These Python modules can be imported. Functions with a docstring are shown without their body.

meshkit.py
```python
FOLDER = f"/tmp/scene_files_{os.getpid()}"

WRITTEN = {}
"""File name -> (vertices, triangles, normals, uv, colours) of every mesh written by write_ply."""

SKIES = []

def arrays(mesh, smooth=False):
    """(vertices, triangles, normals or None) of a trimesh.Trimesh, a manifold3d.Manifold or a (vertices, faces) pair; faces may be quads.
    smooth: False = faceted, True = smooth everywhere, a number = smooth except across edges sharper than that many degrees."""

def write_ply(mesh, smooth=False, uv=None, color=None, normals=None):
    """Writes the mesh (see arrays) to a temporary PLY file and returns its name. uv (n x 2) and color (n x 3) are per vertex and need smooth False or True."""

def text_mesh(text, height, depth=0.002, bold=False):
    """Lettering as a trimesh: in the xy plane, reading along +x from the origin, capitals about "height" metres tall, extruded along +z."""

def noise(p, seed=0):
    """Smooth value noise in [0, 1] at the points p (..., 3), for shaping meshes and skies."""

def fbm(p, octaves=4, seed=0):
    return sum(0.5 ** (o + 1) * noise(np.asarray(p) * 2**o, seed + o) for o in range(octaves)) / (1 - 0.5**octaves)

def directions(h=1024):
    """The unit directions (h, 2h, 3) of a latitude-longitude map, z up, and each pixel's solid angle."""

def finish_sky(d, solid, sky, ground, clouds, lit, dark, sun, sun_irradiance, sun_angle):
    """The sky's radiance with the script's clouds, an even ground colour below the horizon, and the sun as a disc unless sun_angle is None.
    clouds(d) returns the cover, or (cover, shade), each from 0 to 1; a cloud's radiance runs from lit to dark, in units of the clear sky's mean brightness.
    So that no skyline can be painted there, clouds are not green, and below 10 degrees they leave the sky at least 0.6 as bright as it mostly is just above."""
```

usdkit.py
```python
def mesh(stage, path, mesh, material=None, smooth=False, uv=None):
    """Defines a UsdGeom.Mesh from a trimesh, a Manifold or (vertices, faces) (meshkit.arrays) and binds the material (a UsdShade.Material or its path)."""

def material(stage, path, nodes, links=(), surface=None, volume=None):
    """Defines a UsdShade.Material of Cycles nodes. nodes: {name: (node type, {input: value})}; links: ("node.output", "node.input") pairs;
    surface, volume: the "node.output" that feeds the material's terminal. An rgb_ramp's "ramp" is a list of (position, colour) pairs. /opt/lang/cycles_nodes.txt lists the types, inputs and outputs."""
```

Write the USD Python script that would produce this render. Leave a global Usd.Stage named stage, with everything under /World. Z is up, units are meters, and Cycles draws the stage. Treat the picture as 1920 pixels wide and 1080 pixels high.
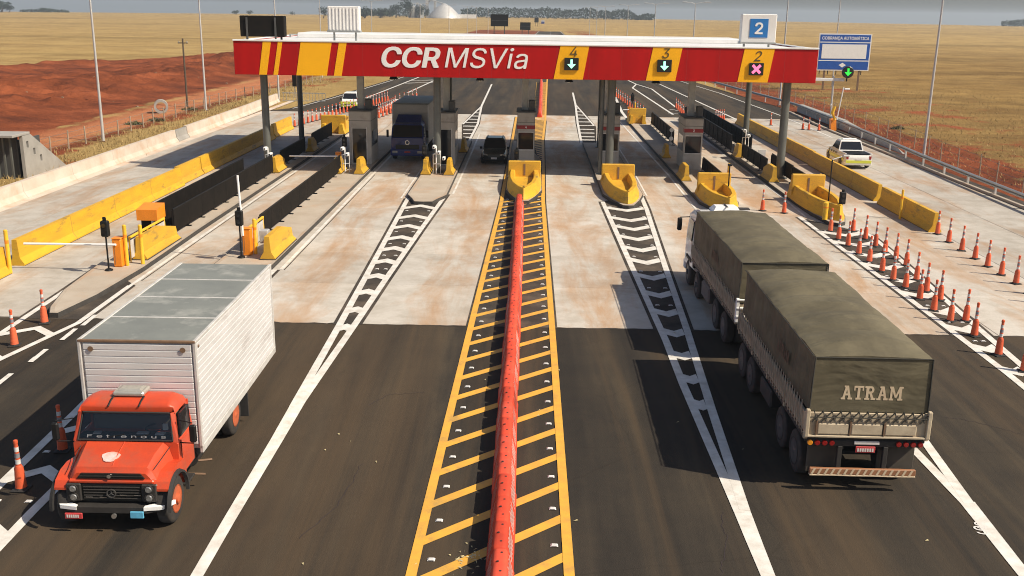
import math, random
import numpy as np
import trimesh, shapely
from shapely.geometry import Polygon
import usdkit, meshkit
from pxr import Usd, UsdGeom, UsdLux, UsdShade, Gf, Sdf

# ------------------------------------------------------------------ camera, sky, sun, exposure
stage = Usd.Stage.CreateInMemory()
UsdGeom.SetStageUpAxis(stage, UsdGeom.Tokens.z)
UsdGeom.SetStageMetersPerUnit(stage, 1.0)
UsdGeom.Xform.Define(stage, '/World')
UsdGeom.Scope.Define(stage, '/World/Looks')
random.seed(7)
rng = np.random.default_rng(7)

FPX, CAM_H, PITCH, ROLL, YAW = 1863.0, 10.0, math.atan(518 / 1863.0), .0145, .015
FW = np.array([-math.sin(YAW) * math.cos(PITCH), math.cos(YAW) * math.cos(PITCH), -math.sin(PITCH)])
_r = np.array([math.cos(YAW), math.sin(YAW), 0.0]); _u = np.cross(_r, FW)
RT = math.cos(ROLL) * _r + math.sin(ROLL) * _u
UP = -math.sin(ROLL) * _r + math.cos(ROLL) * _u
EYE = np.array([0, 0, CAM_H])
cam = UsdGeom.Camera.Define(stage, '/World/camera')
cam.CreateHorizontalApertureAttr(36.0); cam.CreateVerticalApertureAttr(20.25)
cam.CreateFocalLengthAttr(FPX * 36.0 / 1920.0)
cam.CreateClippingRangeAttr(Gf.Vec2f(0.5, 20000.0))
m4 = Gf.Matrix4d(*RT, 0, *UP, 0, *(-FW), 0, *EYE, 1)
UsdGeom.Xformable(cam).AddTransformOp().Set(m4)
cam.CreateExposureAttr(0.45)

SUN_ELEV = math.radians(45.0)
SUN = np.array([.94 * math.cos(SUN_ELEV), -.34 * math.cos(SUN_ELEV), math.sin(SUN_ELEV)])
SUN /= np.linalg.norm(SUN)
dome = UsdLux.DomeLight.Define(stage, '/World/sky')
dome.GetPrim().SetCustomDataByKey('kind', 'structure')
sky_m = usdkit.material(stage, '/World/Looks/sky_look', {
    'sky': ('sky_texture', {'sky_type': 'single_scattering', 'sun_disc': False, 'sun_elevation': SUN_ELEV,
                            'sun_rotation': math.atan2(SUN[0], SUN[1]), 'altitude': 300.0, 'air_density': 1.0,
                            'aerosol_density': 3.0, 'ozone_density': 1.5}),
    'bg': ('background_shader', {'strength': 0.075})}, [('sky.color', 'bg.color')], surface='bg.background')
UsdShade.MaterialBindingAPI.Apply(dome.GetPrim()).Bind(sky_m)
sun = UsdLux.DistantLight.Define(stage, '/World/sun')
sun.CreateIntensityAttr(1.15); sun.CreateAngleAttr(0.55); sun.CreateNormalizeAttr(True)
sun.CreateColorAttr(Gf.Vec3f(1.0, 0.90, 0.74))
_z = SUN; _x = np.cross([0, 0, 1], _z); _x /= np.linalg.norm(_x); _y = np.cross(_z, _x)
UsdGeom.Xformable(sun).AddTransformOp().Set(Gf.Matrix4d(*_x, 0, *_y, 0, *_z, 0, 0, 0, 50, 1))

# ------------------------------------------------------------------ measuring helpers
def at(u, v, z=0.0):
    """The point at height z that the photograph shows at pixel (u, v)."""
    d = FW * FPX + RT * (u - 960) + UP * (540 - v)
    return EYE + d * ((z - CAM_H) / d[2])
def aty(u, v, y):
    d = FW * FPX + RT * (u - 960) + UP * (540 - v)
    return EYE + d * (y / d[1])
def g2(u, v):
    p = at(u, v); return (float(p[0]), float(p[1]))

# ------------------------------------------------------------------ mesh helpers
_cb = None
def cbox(x0, x1, y0, y1, z0, z1, b=0.0):
    """A box, chamfered by b."""
    global _cb
    c = np.array([(x0 + x1) / 2, (y0 + y1) / 2, (z0 + z1) / 2]); h = np.abs(np.array([x1 - x0, y1 - y0, z1 - z0])) / 2
    s = np.array([[i, j, k] for i in (-1, 1) for j in (-1, 1) for k in (-1, 1)], float)
    if b <= 0:
        f = np.array([[0, 1, 3], [0, 3, 2], [4, 6, 7], [4, 7, 5], [0, 4, 5], [0, 5, 1], [2, 3, 7], [2, 7, 6], [0, 2, 6], [0, 6, 4], [1, 5, 7], [1, 7, 3]])
        return c + s * h, f
    b = min(b, h.min() * .95)
    v = np.concatenate([s * h - np.eye(3)[[ [1, 2], [0, 2], [0, 1]][a]].sum(0) * s * b for a in range(3)])
    if _cb is None:
        t = np.concatenate([s - np.eye(3)[[[1, 2], [0, 2], [0, 1]][a]].sum(0) * s * .3 for a in range(3)])
        hull = trimesh.Trimesh(t, trimesh.convex.convex_hull(t).faces if False else _hull_faces(t), process=False)
        _cb = hull.faces
    return c + v, _cb
def _hull_faces(t):
    from scipy.spatial import ConvexHull
    h = ConvexHull(t); f = h.simplices.copy(); n = h.equations[:, :3]
    for i, (a, b, c) in enumerate(f):
        if np.cross(t[b] - t[a], t[c] - t[a]) @ n[i] < 0: f[i] = [a, c, b]
    return f
def hull(pts):
    p = np.asarray(pts, float); f = _hull_faces(p); used, inv = np.unique(f, return_inverse=True)
    return p[used], inv.reshape(f.shape)
def prism(poly, z0, z1, axis='z'):
    """Polygon (with .exterior or point list) extruded from z0 to z1; axis x: poly is (y, z); axis y: poly is (x, z)."""
    pg = poly if isinstance(poly, Polygon) else Polygon(poly)
    if not pg.is_valid: pg = pg.buffer(0)
    m = trimesh.creation.extrude_polygon(pg, abs(z1 - z0), engine='earcut')
    v = np.array(m.vertices); f = np.array(m.faces); v[:, 2] += min(z0, z1)
    if axis == 'x': v = v[:, [2, 0, 1]]
    elif axis == 'y': v = v[:, [0, 2, 1]]; f = f[:, ::-1]
    return v, f
def flat(poly, z):
    pg = poly if isinstance(poly, Polygon) else Polygon(poly)
    if not pg.is_valid: pg = pg.buffer(0)
    vs, fs, n = [], [], 0
    for g in getattr(pg, 'geoms', [pg]):
        if g.area < 1e-5: continue
        v, f = trimesh.creation.triangulate_polygon(g, engine='earcut')
        v = np.asarray(v); a, b, c = v[f[:, 0]], v[f[:, 1]], v[f[:, 2]]
        cr = (b - a)[:, 0] * (c - a)[:, 1] - (b - a)[:, 1] * (c - a)[:, 0]
        f = np.where(cr[:, None] < 0, f[:, ::-1], f)
        vs.append(np.c_[v, np.full(len(v), z)]); fs.append(f + n); n += len(v)
    return np.concatenate(vs), np.concatenate(fs)
def rings(rs, cap0=True, cap1=True, closed=True):
    """Skin over a list of rings with the same number of points (counter-clockwise seen from the far end)."""
    rs = [np.asarray(r, float) for r in rs]; n = len(rs[0]); f = []
    for k in range(len(rs) - 1):
        a, b = k * n, (k + 1) * n
        for i in range(n if closed else n - 1):
            j = (i + 1) % n
            f += [[a + i, a + j, b + j], [a + i, b + j, b + i]]
    v = np.concatenate(rs)
    if cap0:
        v = np.vstack([v, rs[0].mean(0)]); c = len(v) - 1
        f += [[c, (i + 1) % n, i] for i in range(n)]
    if cap1:
        v = np.vstack([v, rs[-1].mean(0)]); c = len(v) - 1; a = (len(rs) - 1) * n
        f += [[c, a + i, a + (i + 1) % n] for i in range(n)]
    return v, np.array(f)
def tube(pts, r, n=8, r1=None):
    p = np.asarray(pts, float); rr = np.linspace(r, r if r1 is None else r1, len(p)); out = []
    for i in range(len(p)):
        d = p[min(i + 1, len(p) - 1)] - p[max(i - 1, 0)]; d = d / (np.linalg.norm(d) + 1e-12)
        a = np.cross(d, [0, 0, 1.0]) if abs(d[2]) < .95 else np.cross(d, [0, 1.0, 0])
        a /= np.linalg.norm(a); b = np.cross(d, a); t = np.linspace(0, 2 * np.pi, n, endpoint=False)
        out.append(p[i] + rr[i] * (np.cos(t)[:, None] * a + np.sin(t)[:, None] * b))
    return rings(out)
def lathe(prof, n=16, axis='z', c=(0, 0, 0), cap=True):
    """Profile of (radius, height) turned about an axis through c."""
    t = np.linspace(0, 2 * np.pi, n, endpoint=False)
    v, f = rings([np.c_[r * np.cos(t), r * np.sin(t), np.full(n, h)] for r, h in prof], cap, cap)
    if axis == 'x': v = v[:, [2, 0, 1]]
    elif axis == 'y': v = v[:, [1, 2, 0]]
    return v + np.asarray(c, float), f
def join(*ms):
    vs, fs, n = [], [], 0
    for v, f in ms:
        vs.append(np.asarray(v, float)); fs.append(np.asarray(f) + n); n += len(v)
    return np.concatenate(vs), np.concatenate(fs)
def mv(m, d=(0, 0, 0), rz=0.0, s=(1, 1, 1)):
    v = np.asarray(m[0], float) * np.asarray(s); c, sn = math.cos(rz), math.sin(rz)
    v = np.c_[v[:, 0] * c - v[:, 1] * sn, v[:, 0] * sn + v[:, 1] * c, v[:, 2]] + np.asarray(d, float)
    f = np.asarray(m[1]); return v, (f[:, ::-1] if np.prod(np.asarray(s, float)) < 0 else f)
def text(s, h, depth=.01, bold=False, slant=0.0):
    """Lettering that stands upright in the xz plane and faces -y, starting at the origin."""
    m = meshkit.text_mesh(s, h, depth, bold); v = np.array(m.vertices); f = np.array(m.faces)
    v[:, 0] += slant * v[:, 1]; v = np.c_[v[:, 0], -v[:, 2], v[:, 1]]
    return v, f

# ------------------------------------------------------------------ object helpers
_names = {}
def _num(parent, name):
    k = (parent, name); n = _names.get(k, 0); _names[k] = n + 1
    return f'{parent}/{name}' if n == 0 else f'{parent}/{name}_{n:03d}'
def tag(p, label=None, cat=None, group=None, kind=None):
    for k, x in (('label', label), ('category', cat), ('group', group), ('kind', kind)):
        if x: p.SetCustomDataByKey(k, x)
    return p
def thing(name, label=None, cat=None, loc=(0, 0, 0), rz=0.0, group=None, kind=None, scale=None):
    x = UsdGeom.Xform.Define(stage, _num('/World', name))
    x.AddTranslateOp().Set(Gf.Vec3d(*map(float, loc)))
    if rz: x.AddRotateZOp().Set(math.degrees(rz))
    if scale: x.AddScaleOp().Set(Gf.Vec3f(*scale))
    tag(x.GetPrim(), label, cat, group, kind); return str(x.GetPath())
def part(parent, name, mesh, mat, smooth=None, label=None, kind=None, uv=None):
    p = usdkit.mesh(stage, _num(parent, name), mesh, M[mat], smooth=smooth if smooth is not None else False, uv=uv)
    tag(p.GetPrim(), label, kind=kind); return str(p.GetPath())
def sub(parent, name, label=None):
    x = UsdGeom.Xform.Define(stage, _num(parent, name)); tag(x.GetPrim(), label); return str(x.GetPath())
def single(name, mesh, mat, label=None, cat=None, group=None, kind=None, smooth=None, uv=None):
    p = usdkit.mesh(stage, _num('/World', name), mesh, M[mat], smooth=smooth if smooth is not None else False, uv=uv)
    tag(p.GetPrim(), label, cat, group, kind); return str(p.GetPath())
def copy(src, loc, rz=0.0, label=None, group=None, scale=None):
    base = src.rsplit('/', 1)[1]
    if base[-4:-3] == '_' and base[-3:].isdigit(): base = base[:-4]
    was = stage.GetPrimAtPath(src).GetCustomData()
    x = UsdGeom.Xform.Define(stage, _num('/World', base)); p = x.GetPrim()
    p.GetReferences().AddInternalReference(src)
    x.ClearXformOpOrder()
    x.AddTranslateOp().Set(Gf.Vec3d(*map(float, loc)))
    ops = [x.GetOrderedXformOps()[0]]
    r = x.AddRotateZOp() if not p.GetAttribute('xformOp:rotateZ') else UsdGeom.XformOp(p.GetAttribute('xformOp:rotateZ'))
    r.Set(math.degrees(rz)); ops.append(r)
    s = x.AddScaleOp() if not p.GetAttribute('xformOp:scale') else UsdGeom.XformOp(p.GetAttribute('xformOp:scale'))
    s.Set(Gf.Vec3f(*(scale or (1, 1, 1)))); ops.append(s)
    x.SetXformOpOrder(ops)
    p.SetInstanceable(True)
    tag(p, label or was.get('label'), was.get('category'), group or was.get('group'))
    return str(p.GetPath())
ORD = ['zeroth', 'nearest', 'second', 'third', 'fourth', 'fifth', 'sixth', 'seventh', 'eighth', 'ninth', 'tenth', 'eleventh', 'twelfth', 'thirteenth', 'fourteenth', 'fifteenth', 'sixteenth', 'seventeenth', 'eighteenth', 'nineteenth', 'twentieth']
def nth(i):
    if i < len(ORD): return ORD[i]
    tens = {2: 'twenty', 3: 'thirty', 4: 'forty', 5: 'fifty'}[i // 10]
    if i % 10 == 0: return tens[:-1] + 'ieth'
    return tens + '-' + (['', 'first'] + ORD[2:10])[i % 10]

# ------------------------------------------------------------------ materials
M = {}
def mat(name, c, rough=.6, metal=0.0, var=.12, scale=3.0, stretch=(1, 1, 1), bump=0.0, bscale=None, c2=None, lo=.35, hi=.7, spec=.5, coat=0.0, detail=4.0, dirt=None, dscale=.6, dlo=.5, dhi=.75, each=0.0):
    """Colour c wandering to c2 (or c darkened by var) with noise; dirt: a third colour in patches."""
    c = np.array(c, float); c2 = c * (1 - var) if c2 is None else np.array(c2, float)
    n = {'geo': ('geometry', {}), 'map': ('mapping', {'scale': stretch}), 'noi': ('noise_texture', {'scale': scale, 'detail': detail, 'roughness': .6}),
         'rmp': ('rgb_ramp', {'ramp': [(0, c), (lo, c), (hi, c2), (1, c2)]}),
         'p': ('principled_bsdf', {'roughness': rough, 'metallic': metal, 'specular_ior_level': spec, 'coat_weight': coat})}
    l = [('geo.position', 'map.vector'), ('map.vector', 'noi.vector'), ('noi.fac', 'rmp.fac')]
    last = 'rmp.color'
    if dirt is not None:
        n['dn'] = ('noise_texture', {'scale': dscale, 'detail': 6.0, 'roughness': .65})
        n['dr'] = ('rgb_ramp', {'ramp': [(0, (0, 0, 0)), (dlo, (0, 0, 0)), (dhi, (1, 1, 1)), (1, (1, 1, 1))]})
        n['dm'] = ('mix_color', {'b': dirt})
        l += [('map.vector', 'dn.vector'), ('dn.fac', 'dr.fac'), ('dr.color', 'dm.fac'), (last, 'dm.a')]
        last = 'dm.result'
    if each:
        n['oi'] = ('object_info', {}); n['er'] = ('rgb_ramp', {'ramp': [(0, (1 - each,) * 3), (.5, (1, 1 - each * .1, 1 - each * .1)), (1, (1 + each * .3, 1 + each * .8, 1 + each * 1.2))]}); n['em'] = ('mix_color', {'blend_type': 'multiply', 'fac': 1.0, 'use_clamp': False})
        l += [('oi.random', 'er.fac'), (last, 'em.a'), ('er.color', 'em.b')]; last = 'em.result'
    l.append((last, 'p.base_color'))
    if bump > 0:
        n['bn'] = ('noise_texture', {'scale': bscale or scale * 6, 'detail': 3.0})
        n['b'] = ('bump', {'strength': .6, 'distance': bump})
        l += [('geo.position', 'bn.vector'), ('bn.fac', 'b.height'), ('b.normal', 'p.normal')]
    M[name] = usdkit.material(stage, f'/World/Looks/{name}', n, l, surface='p.BSDF')
def emit(name, c, s):
    M[name] = usdkit.material(stage, f'/World/Looks/{name}', {'e': ('emission', {'color': c, 'strength': s})}, [], surface='e.emission')

mat('white_paint', (.72, .69, .64), .55, var=.18, scale=2.5, c2=(.52, .48, .42), dirt=(.34, .29, .23), dscale=1.6, dlo=.58, dhi=.82)
mat('yellow_line', (.72, .38, .045), .55, c2=(.58, .30, .05), scale=2.2, dirt=(.30, .20, .08), dscale=1.3, dlo=.55, dhi=.8)
mat('dark_paving', (.060, .050, .041), .85, spec=.15, c2=(.038, .032, .027), scale=1.2, bump=.006, bscale=45, dirt=(.15, .115, .085), dscale=.5, dlo=.48, dhi=.8)
mat('barrier_yellow', (.64, .36, .016), .6, c2=(.54, .29, .020), scale=1.4, bump=.005, bscale=9, dirt=(.20, .14, .05), dscale=1.5, dlo=.57, dhi=.74, stretch=(1, .5, 2.2))
mat('barrier_yellow_b', (.60, .34, .022), .6, c2=(.50, .27, .024), scale=1.1, bump=.005, bscale=9, dirt=(.20, .14, .05), dscale=1.6, dlo=.56, dhi=.74, stretch=(1, .5, 2.2))
mat('post_yellow', (.80, .46, .03), .45, var=.15, scale=4)
mat('orange_paint', (.82, .25, .015), .4, var=.12, scale=3)
mat('barrier_red', (.62, .070, .034), .75, each=.22, spec=.2, c2=(.52, .060, .032), scale=3.0, dirt=(.52, .13, .09), dscale=1.5, dlo=.55, dhi=.85)
mat('hole_black', (.03, .02, .02), .8, var=.1)
mat('cone_orange', (.72, .11, .035), .55, c2=(.55, .10, .04), scale=5, each=.22)
mat('cone_white', (.66, .64, .61), .5, var=.25, scale=9)
mat('cone_grey', (.22, .22, .24), .5, var=.15, scale=6)
mat('rubber', (.025, .023, .022), .8, var=.3, scale=8)
mat('tyre', (.022, .020, .019), .85, c2=(.045, .037, .030), scale=6, bump=.004, bscale=30)
mat('concrete_kerb', (.40, .34, .27), .85, c2=(.32, .26, .20), scale=1.5, bump=.006, bscale=20, dirt=(.40, .25, .15), dscale=.4)
mat('island_top', (.43, .365, .29), .85, c2=(.36, .295, .225), scale=.8, bump=.006, bscale=25, dirt=(.42, .28, .18), dscale=.35, dlo=.55, dhi=.75)
mat('kerb_black', (.05, .045, .04), .8, var=.3, scale=3)
mat('wall_concrete', (.56, .48, .40), .85, c2=(.47, .38, .30), scale=.7, bump=.008, bscale=14, dirt=(.50, .30, .18), dscale=.35, dlo=.5, dhi=.8)
mat('grey_concrete', (.33, .31, .28), .85, c2=(.26, .245, .22), scale=.8, bump=.006, bscale=14)
mat('black_panel', (.008, .007, .006), .75, c2=(.014, .011, .009), scale=2.0, bump=.003, bscale=8, spec=.12)
mat('black_metal', (.010, .010, .010), .55, var=.2, spec=.25)
mat('dark_steel', (.13, .135, .12), .45, c2=(.10, .10, .09), scale=1.4, metal=.2)
mat('galvanised', (.40, .41, .40), .42, metal=.5, c2=(.32, .33, .33), scale=3)
mat('pole_grey', (.50, .49, .47), .5, metal=.2, c2=(.42, .41, .40), scale=2)
mat('fascia_red', (.42, .0045, .004), .5, c2=(.335, .0045, .004), scale=.9, lo=.38, hi=.68, spec=.2, stretch=(1.6, 1, .18))
mat('fascia_yellow', (.90, .44, .008), .45, c2=(.84, .40, .008), scale=.4, spec=.25)
mat('white_metal', (.74, .73, .71), .4, c2=(.66, .65, .63), scale=.7)
mat('sign_white', (.80, .79, .77), .4, var=.06, scale=2)
mat('digit_dark', (.10, .065, .015), .5, var=.1)
mat('display_black', (.012, .014, .013), .35, var=.1)
mat('booth_grey', (.42, .39, .345), .5, c2=(.35, .325, .285), scale=1.2, dirt=(.24, .20, .16), dscale=1.5, dlo=.56, dhi=.85)
mat('booth_dark', (.07, .07, .068), .5, var=.2)
mat('band_red', (.30, .018, .018), .45, var=.1)
mat('dark_glass', (.012, .012, .014), .08, var=.1, spec=.6)
mat('sign_blue', (.012, .085, .38), .4, var=.1, scale=1.5)
mat('sign_cyan', (.02, .17, .48), .4, var=.08)
mat('truck_red', (.56, .062, .018), .42, c2=(.45, .055, .022), scale=2.2, coat=.1, dirt=(.33, .085, .045), dscale=1.6, dlo=.50, dhi=.78)
mat('faded_patch', (.62, .52, .50), .6, c2=(.70, .30, .22), scale=7.0)
mat('alu_board', (.66, .645, .635), .45, metal=.15, c2=(.58, .565, .55), scale=1.3, stretch=(.6, .6, 2), dirt=(.36, .33, .30), dscale=.8, dlo=.55, dhi=.85)
mat('alu_roof', (.27, .275, .24), .5, metal=.3, c2=(.22, .225, .20), scale=.9, dirt=(.42, .41, .36), dscale=1.3, dlo=.54, dhi=.72)
mat('alu_trim', (.58, .56, .53), .5, metal=.1, c2=(.42, .40, .37), scale=3)
mat('silver_hatch', (.55, .53, .47), .3, metal=.5, c2=(.40, .38, .33), scale=3)
mat('chrome', (.75, .74, .72), .2, metal=.9, var=.1)
mat('lamp_glass', (.62, .61, .58), .10, metal=.5, var=.15)
mat('head_glass', (.30, .30, .29), .08, metal=.7, c2=(.55, .55, .53), scale=18)
mat('paper', (.70, .69, .66), .8, var=.1)
mat('seat_cloth', (.18, .15, .12), .85, var=.2)
mat('lamp_red', (.26, .012, .010), .25, var=.15)
mat('lamp_amber', (.75, .28, .02), .3, var=.15)
mat('plate_red', (.50, .05, .05), .5, var=.1)
mat('plate_white', (.66, .62, .58), .5, var=.1)
mat('plate_blue', (.12, .42, .62), .5, var=.2, scale=9)
mat('rim_orange', (.52, .11, .04), .5, c2=(.34, .10, .05), scale=6)
mat('rim_grey', (.11, .105, .10), .45, metal=.4, var=.3, scale=5)
mat('rim_pale', (.26, .27, .28), .5, var=.3, scale=8)
mat('rust_brown', (.20, .12, .07), .7, var=.3, scale=5)
mat('chassis', (.030, .026, .023), .7, var=.3, scale=4)
mat('bed_cream', (.52, .43, .30), .65, c2=(.40, .32, .22), scale=2.5, dirt=(.28, .20, .13), dscale=1.8, dlo=.55, dhi=.8)
mat('rope_dark', (.05, .045, .035), .9, var=.3)
mat('rope_pale', (.38, .32, .24), .9, var=.3)
mat('letter_cream', (.62, .49, .33), .7, c2=(.50, .38, .25), scale=5)
mat('letter_faded', (.13, .075, .045), .8, var=.3, scale=4)
mat('mud_flap', (.075, .062, .047), .8, var=.3, scale=2)
mat('stripe_rust', (.34, .15, .07), .6, var=.25, scale=4)
mat('cab_white', (.66, .65, .63), .3, c2=(.58, .57, .55), scale=1.2, coat=.3)
mat('van_white', (.72, .71, .68), .3, var=.08, coat=.3)
mat('van_lime', (.58, .60, .06), .35, var=.12, coat=.2)
mat('car_grey', (.085, .088, .078), .3, metal=.4, var=.1, coat=.4)
mat('truck_navy', (.018, .038, .21), .35, var=.1, coat=.4)
mat('box_white', (.52, .50, .46), .5, var=.12, scale=1)
mat('grass_dry', (.36, .25, .10), .9, c2=(.24, .17, .07), scale=4)
mat('bush_green', (.07, .075, .03), .85, c2=(.12, .10, .04), scale=3)
mat('leaf_far', (.014, .028, .018), .95, c2=(.026, .042, .024), scale=.3)
mat('leaf_mid', (.045, .060, .026), .9, c2=(.075, .085, .036), scale=.3)
mat('bark', (.10, .075, .05), .9, var=.3)
mat('wood_post', (.36, .28, .20), .85, c2=(.26, .20, .14), scale=5)
mat('wire', (.25, .23, .20), .5, metal=.5, var=.1)
mat('litter_pale', (.62, .52, .28), .8, var=.3)
mat('hivis', (.45, .42, .06), .7, var=.2)
mat('skin', (.35, .20, .13), .6, var=.1)
mat('cloth_dark', (.03, .03, .04), .8, var=.2)
emit('led_green', (.35, 1.0, .62), 1.6)
emit('led_bright_green', (.05, .85, .08), 1.0)
emit('led_red', (1.0, .16, .30), 1.5)

# tarpaulin: canvas with woven creases
def tarp_mat():
    n = {'geo': ('geometry', {}), 'map': ('mapping', {'scale': (1, .6, 1.4)}), 'noi': ('noise_texture', {'scale': 1.0, 'detail': 6.0, 'roughness': .65}),
         'rmp': ('rgb_ramp', {'ramp': [(0, (.150, .126, .078)), (.40, (.132, .112, .068)), (.58, (.096, .081, .050)), (1, (.070, .059, .037))]}),
         'bm': ('mapping', {'scale': (.35, 1.5, .9)}), 'bn': ('noise_texture', {'scale': 1.3, 'detail': 3.5, 'distortion': .6}), 'b': ('bump', {'strength': .8, 'distance': .13}),
         'p': ('principled_bsdf', {'roughness': .75, 'specular_ior_level': .3})}
    M['tarp'] = usdkit.material(stage, '/World/Looks/tarp', n, [('geo.position', 'map.vector'), ('map.vector', 'noi.vector'), ('noi.fac', 'rmp.fac'), ('rmp.color', 'p.base_color'),
        ('geo.position', 'bm.vector'), ('bm.vector', 'bn.vector'), ('bn.fac', 'b.height'), ('b.normal', 'p.normal')], surface='p.BSDF')
tarp_mat()

# asphalt: tyre-polished lanes, dust and oil run along y
def asphalt_mat(name, tint=1.0):
    a, b, c = (np.array(x) * tint for x in ((.028, .0240, .0200), (.040, .0330, .0255), (.068, .053, .036)))
    n = {'geo': ('geometry', {}), 'm1': ('mapping', {'scale': (.9, .055, 1)}), 'n1': ('noise_texture', {'scale': 1.0, 'detail': 5.0, 'roughness': .6, 'distortion': .3}),
         'r1': ('rgb_ramp', {'ramp': [(0, a * .85), (.38, a), (.55, b), (.75, c), (1, c)]}),
         'n2': ('noise_texture', {'scale': .45, 'detail': 6.0, 'roughness': .7}), 'r2': ('rgb_ramp', {'ramp': [(0, (.72, .72, .74)), (.4, (.95, .95, .95)), (.62, (1.15, 1.12, 1.06)), (1, (1.5, 1.42, 1.25))]}),
         'n3': ('noise_texture', {'scale': 38.0, 'detail': 2.0}), 'r3': ('rgb_ramp', {'ramp': [(0, (.70, .70, .70)), (.5, (1, 1, 1)), (1, (1.35, 1.33, 1.3))]}),
         'mu': ('mix_color', {'blend_type': 'multiply', 'fac': 1.0, 'use_clamp': False}), 'mv': ('mix_color', {'blend_type': 'multiply', 'fac': 1.0, 'use_clamp': False}),
         'vo': ('voronoi_texture', {'feature': 'distance_to_edge', 'scale': .35, 'randomness': 1.0}), 'wn': ('noise_texture', {'scale': 1.1, 'detail': 4.0}),
         'wm': ('mix_vector', {'fac': .25}), 'cr': ('rgb_ramp', {'ramp': [(0, (.62, .60, .58)), (.003, (.75, .73, .70)), (.006, (1, 1, 1)), (1, (1, 1, 1))]}), 'mw': ('mix_color', {'blend_type': 'multiply', 'fac': .35, 'use_clamp': False}),
         'n6': ('noise_texture', {'scale': .30, 'distortion': .8, 'detail': 7.0, 'roughness': .72}), 'r6': ('rgb_ramp', {'ramp': [(0, (0, 0, 0)), (.46, (0, 0, 0)), (.62, (.55, .55, .55)), (.75, (.85, .85, .85)), (1, (.9, .9, .9))]}), 'm6': ('mix_color', {'b': (.090, .060, .034)}),
         'b': ('bump', {'strength': .5, 'distance': .012}), 'p': ('principled_bsdf', {'roughness': .82, 'specular_ior_level': .15})}
    l = [('geo.position', 'm1.vector'), ('m1.vector', 'n1.vector'), ('n1.fac', 'r1.fac'), ('geo.position', 'n2.vector'), ('n2.fac', 'r2.fac'), ('geo.position', 'n3.vector'), ('n3.fac', 'r3.fac'),
         ('r1.color', 'mu.a'), ('r2.color', 'mu.b'), ('mu.result', 'mv.a'), ('r3.color', 'mv.b'), ('geo.position', 'wn.vector'), ('geo.position', 'wm.a'), ('wn.color', 'wm.b'), ('wm.result', 'vo.vector'),
         ('vo.distance', 'cr.fac'), ('mv.result', 'mw.a'), ('cr.color', 'mw.b'), ('m1.vector', 'n6.vector'), ('n6.fac', 'r6.fac'), ('r6.color', 'm6.fac'), ('mw.result', 'm6.a'), ('m6.result', 'p.base_color'), ('n3.fac', 'b.height'), ('b.normal', 'p.normal')]
    M[name] = usdkit.material(stage, f'/World/Looks/{name}', n, l, surface='p.BSDF')
asphalt_mat('asphalt'); asphalt_mat('asphalt_far', 1.15)

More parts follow.
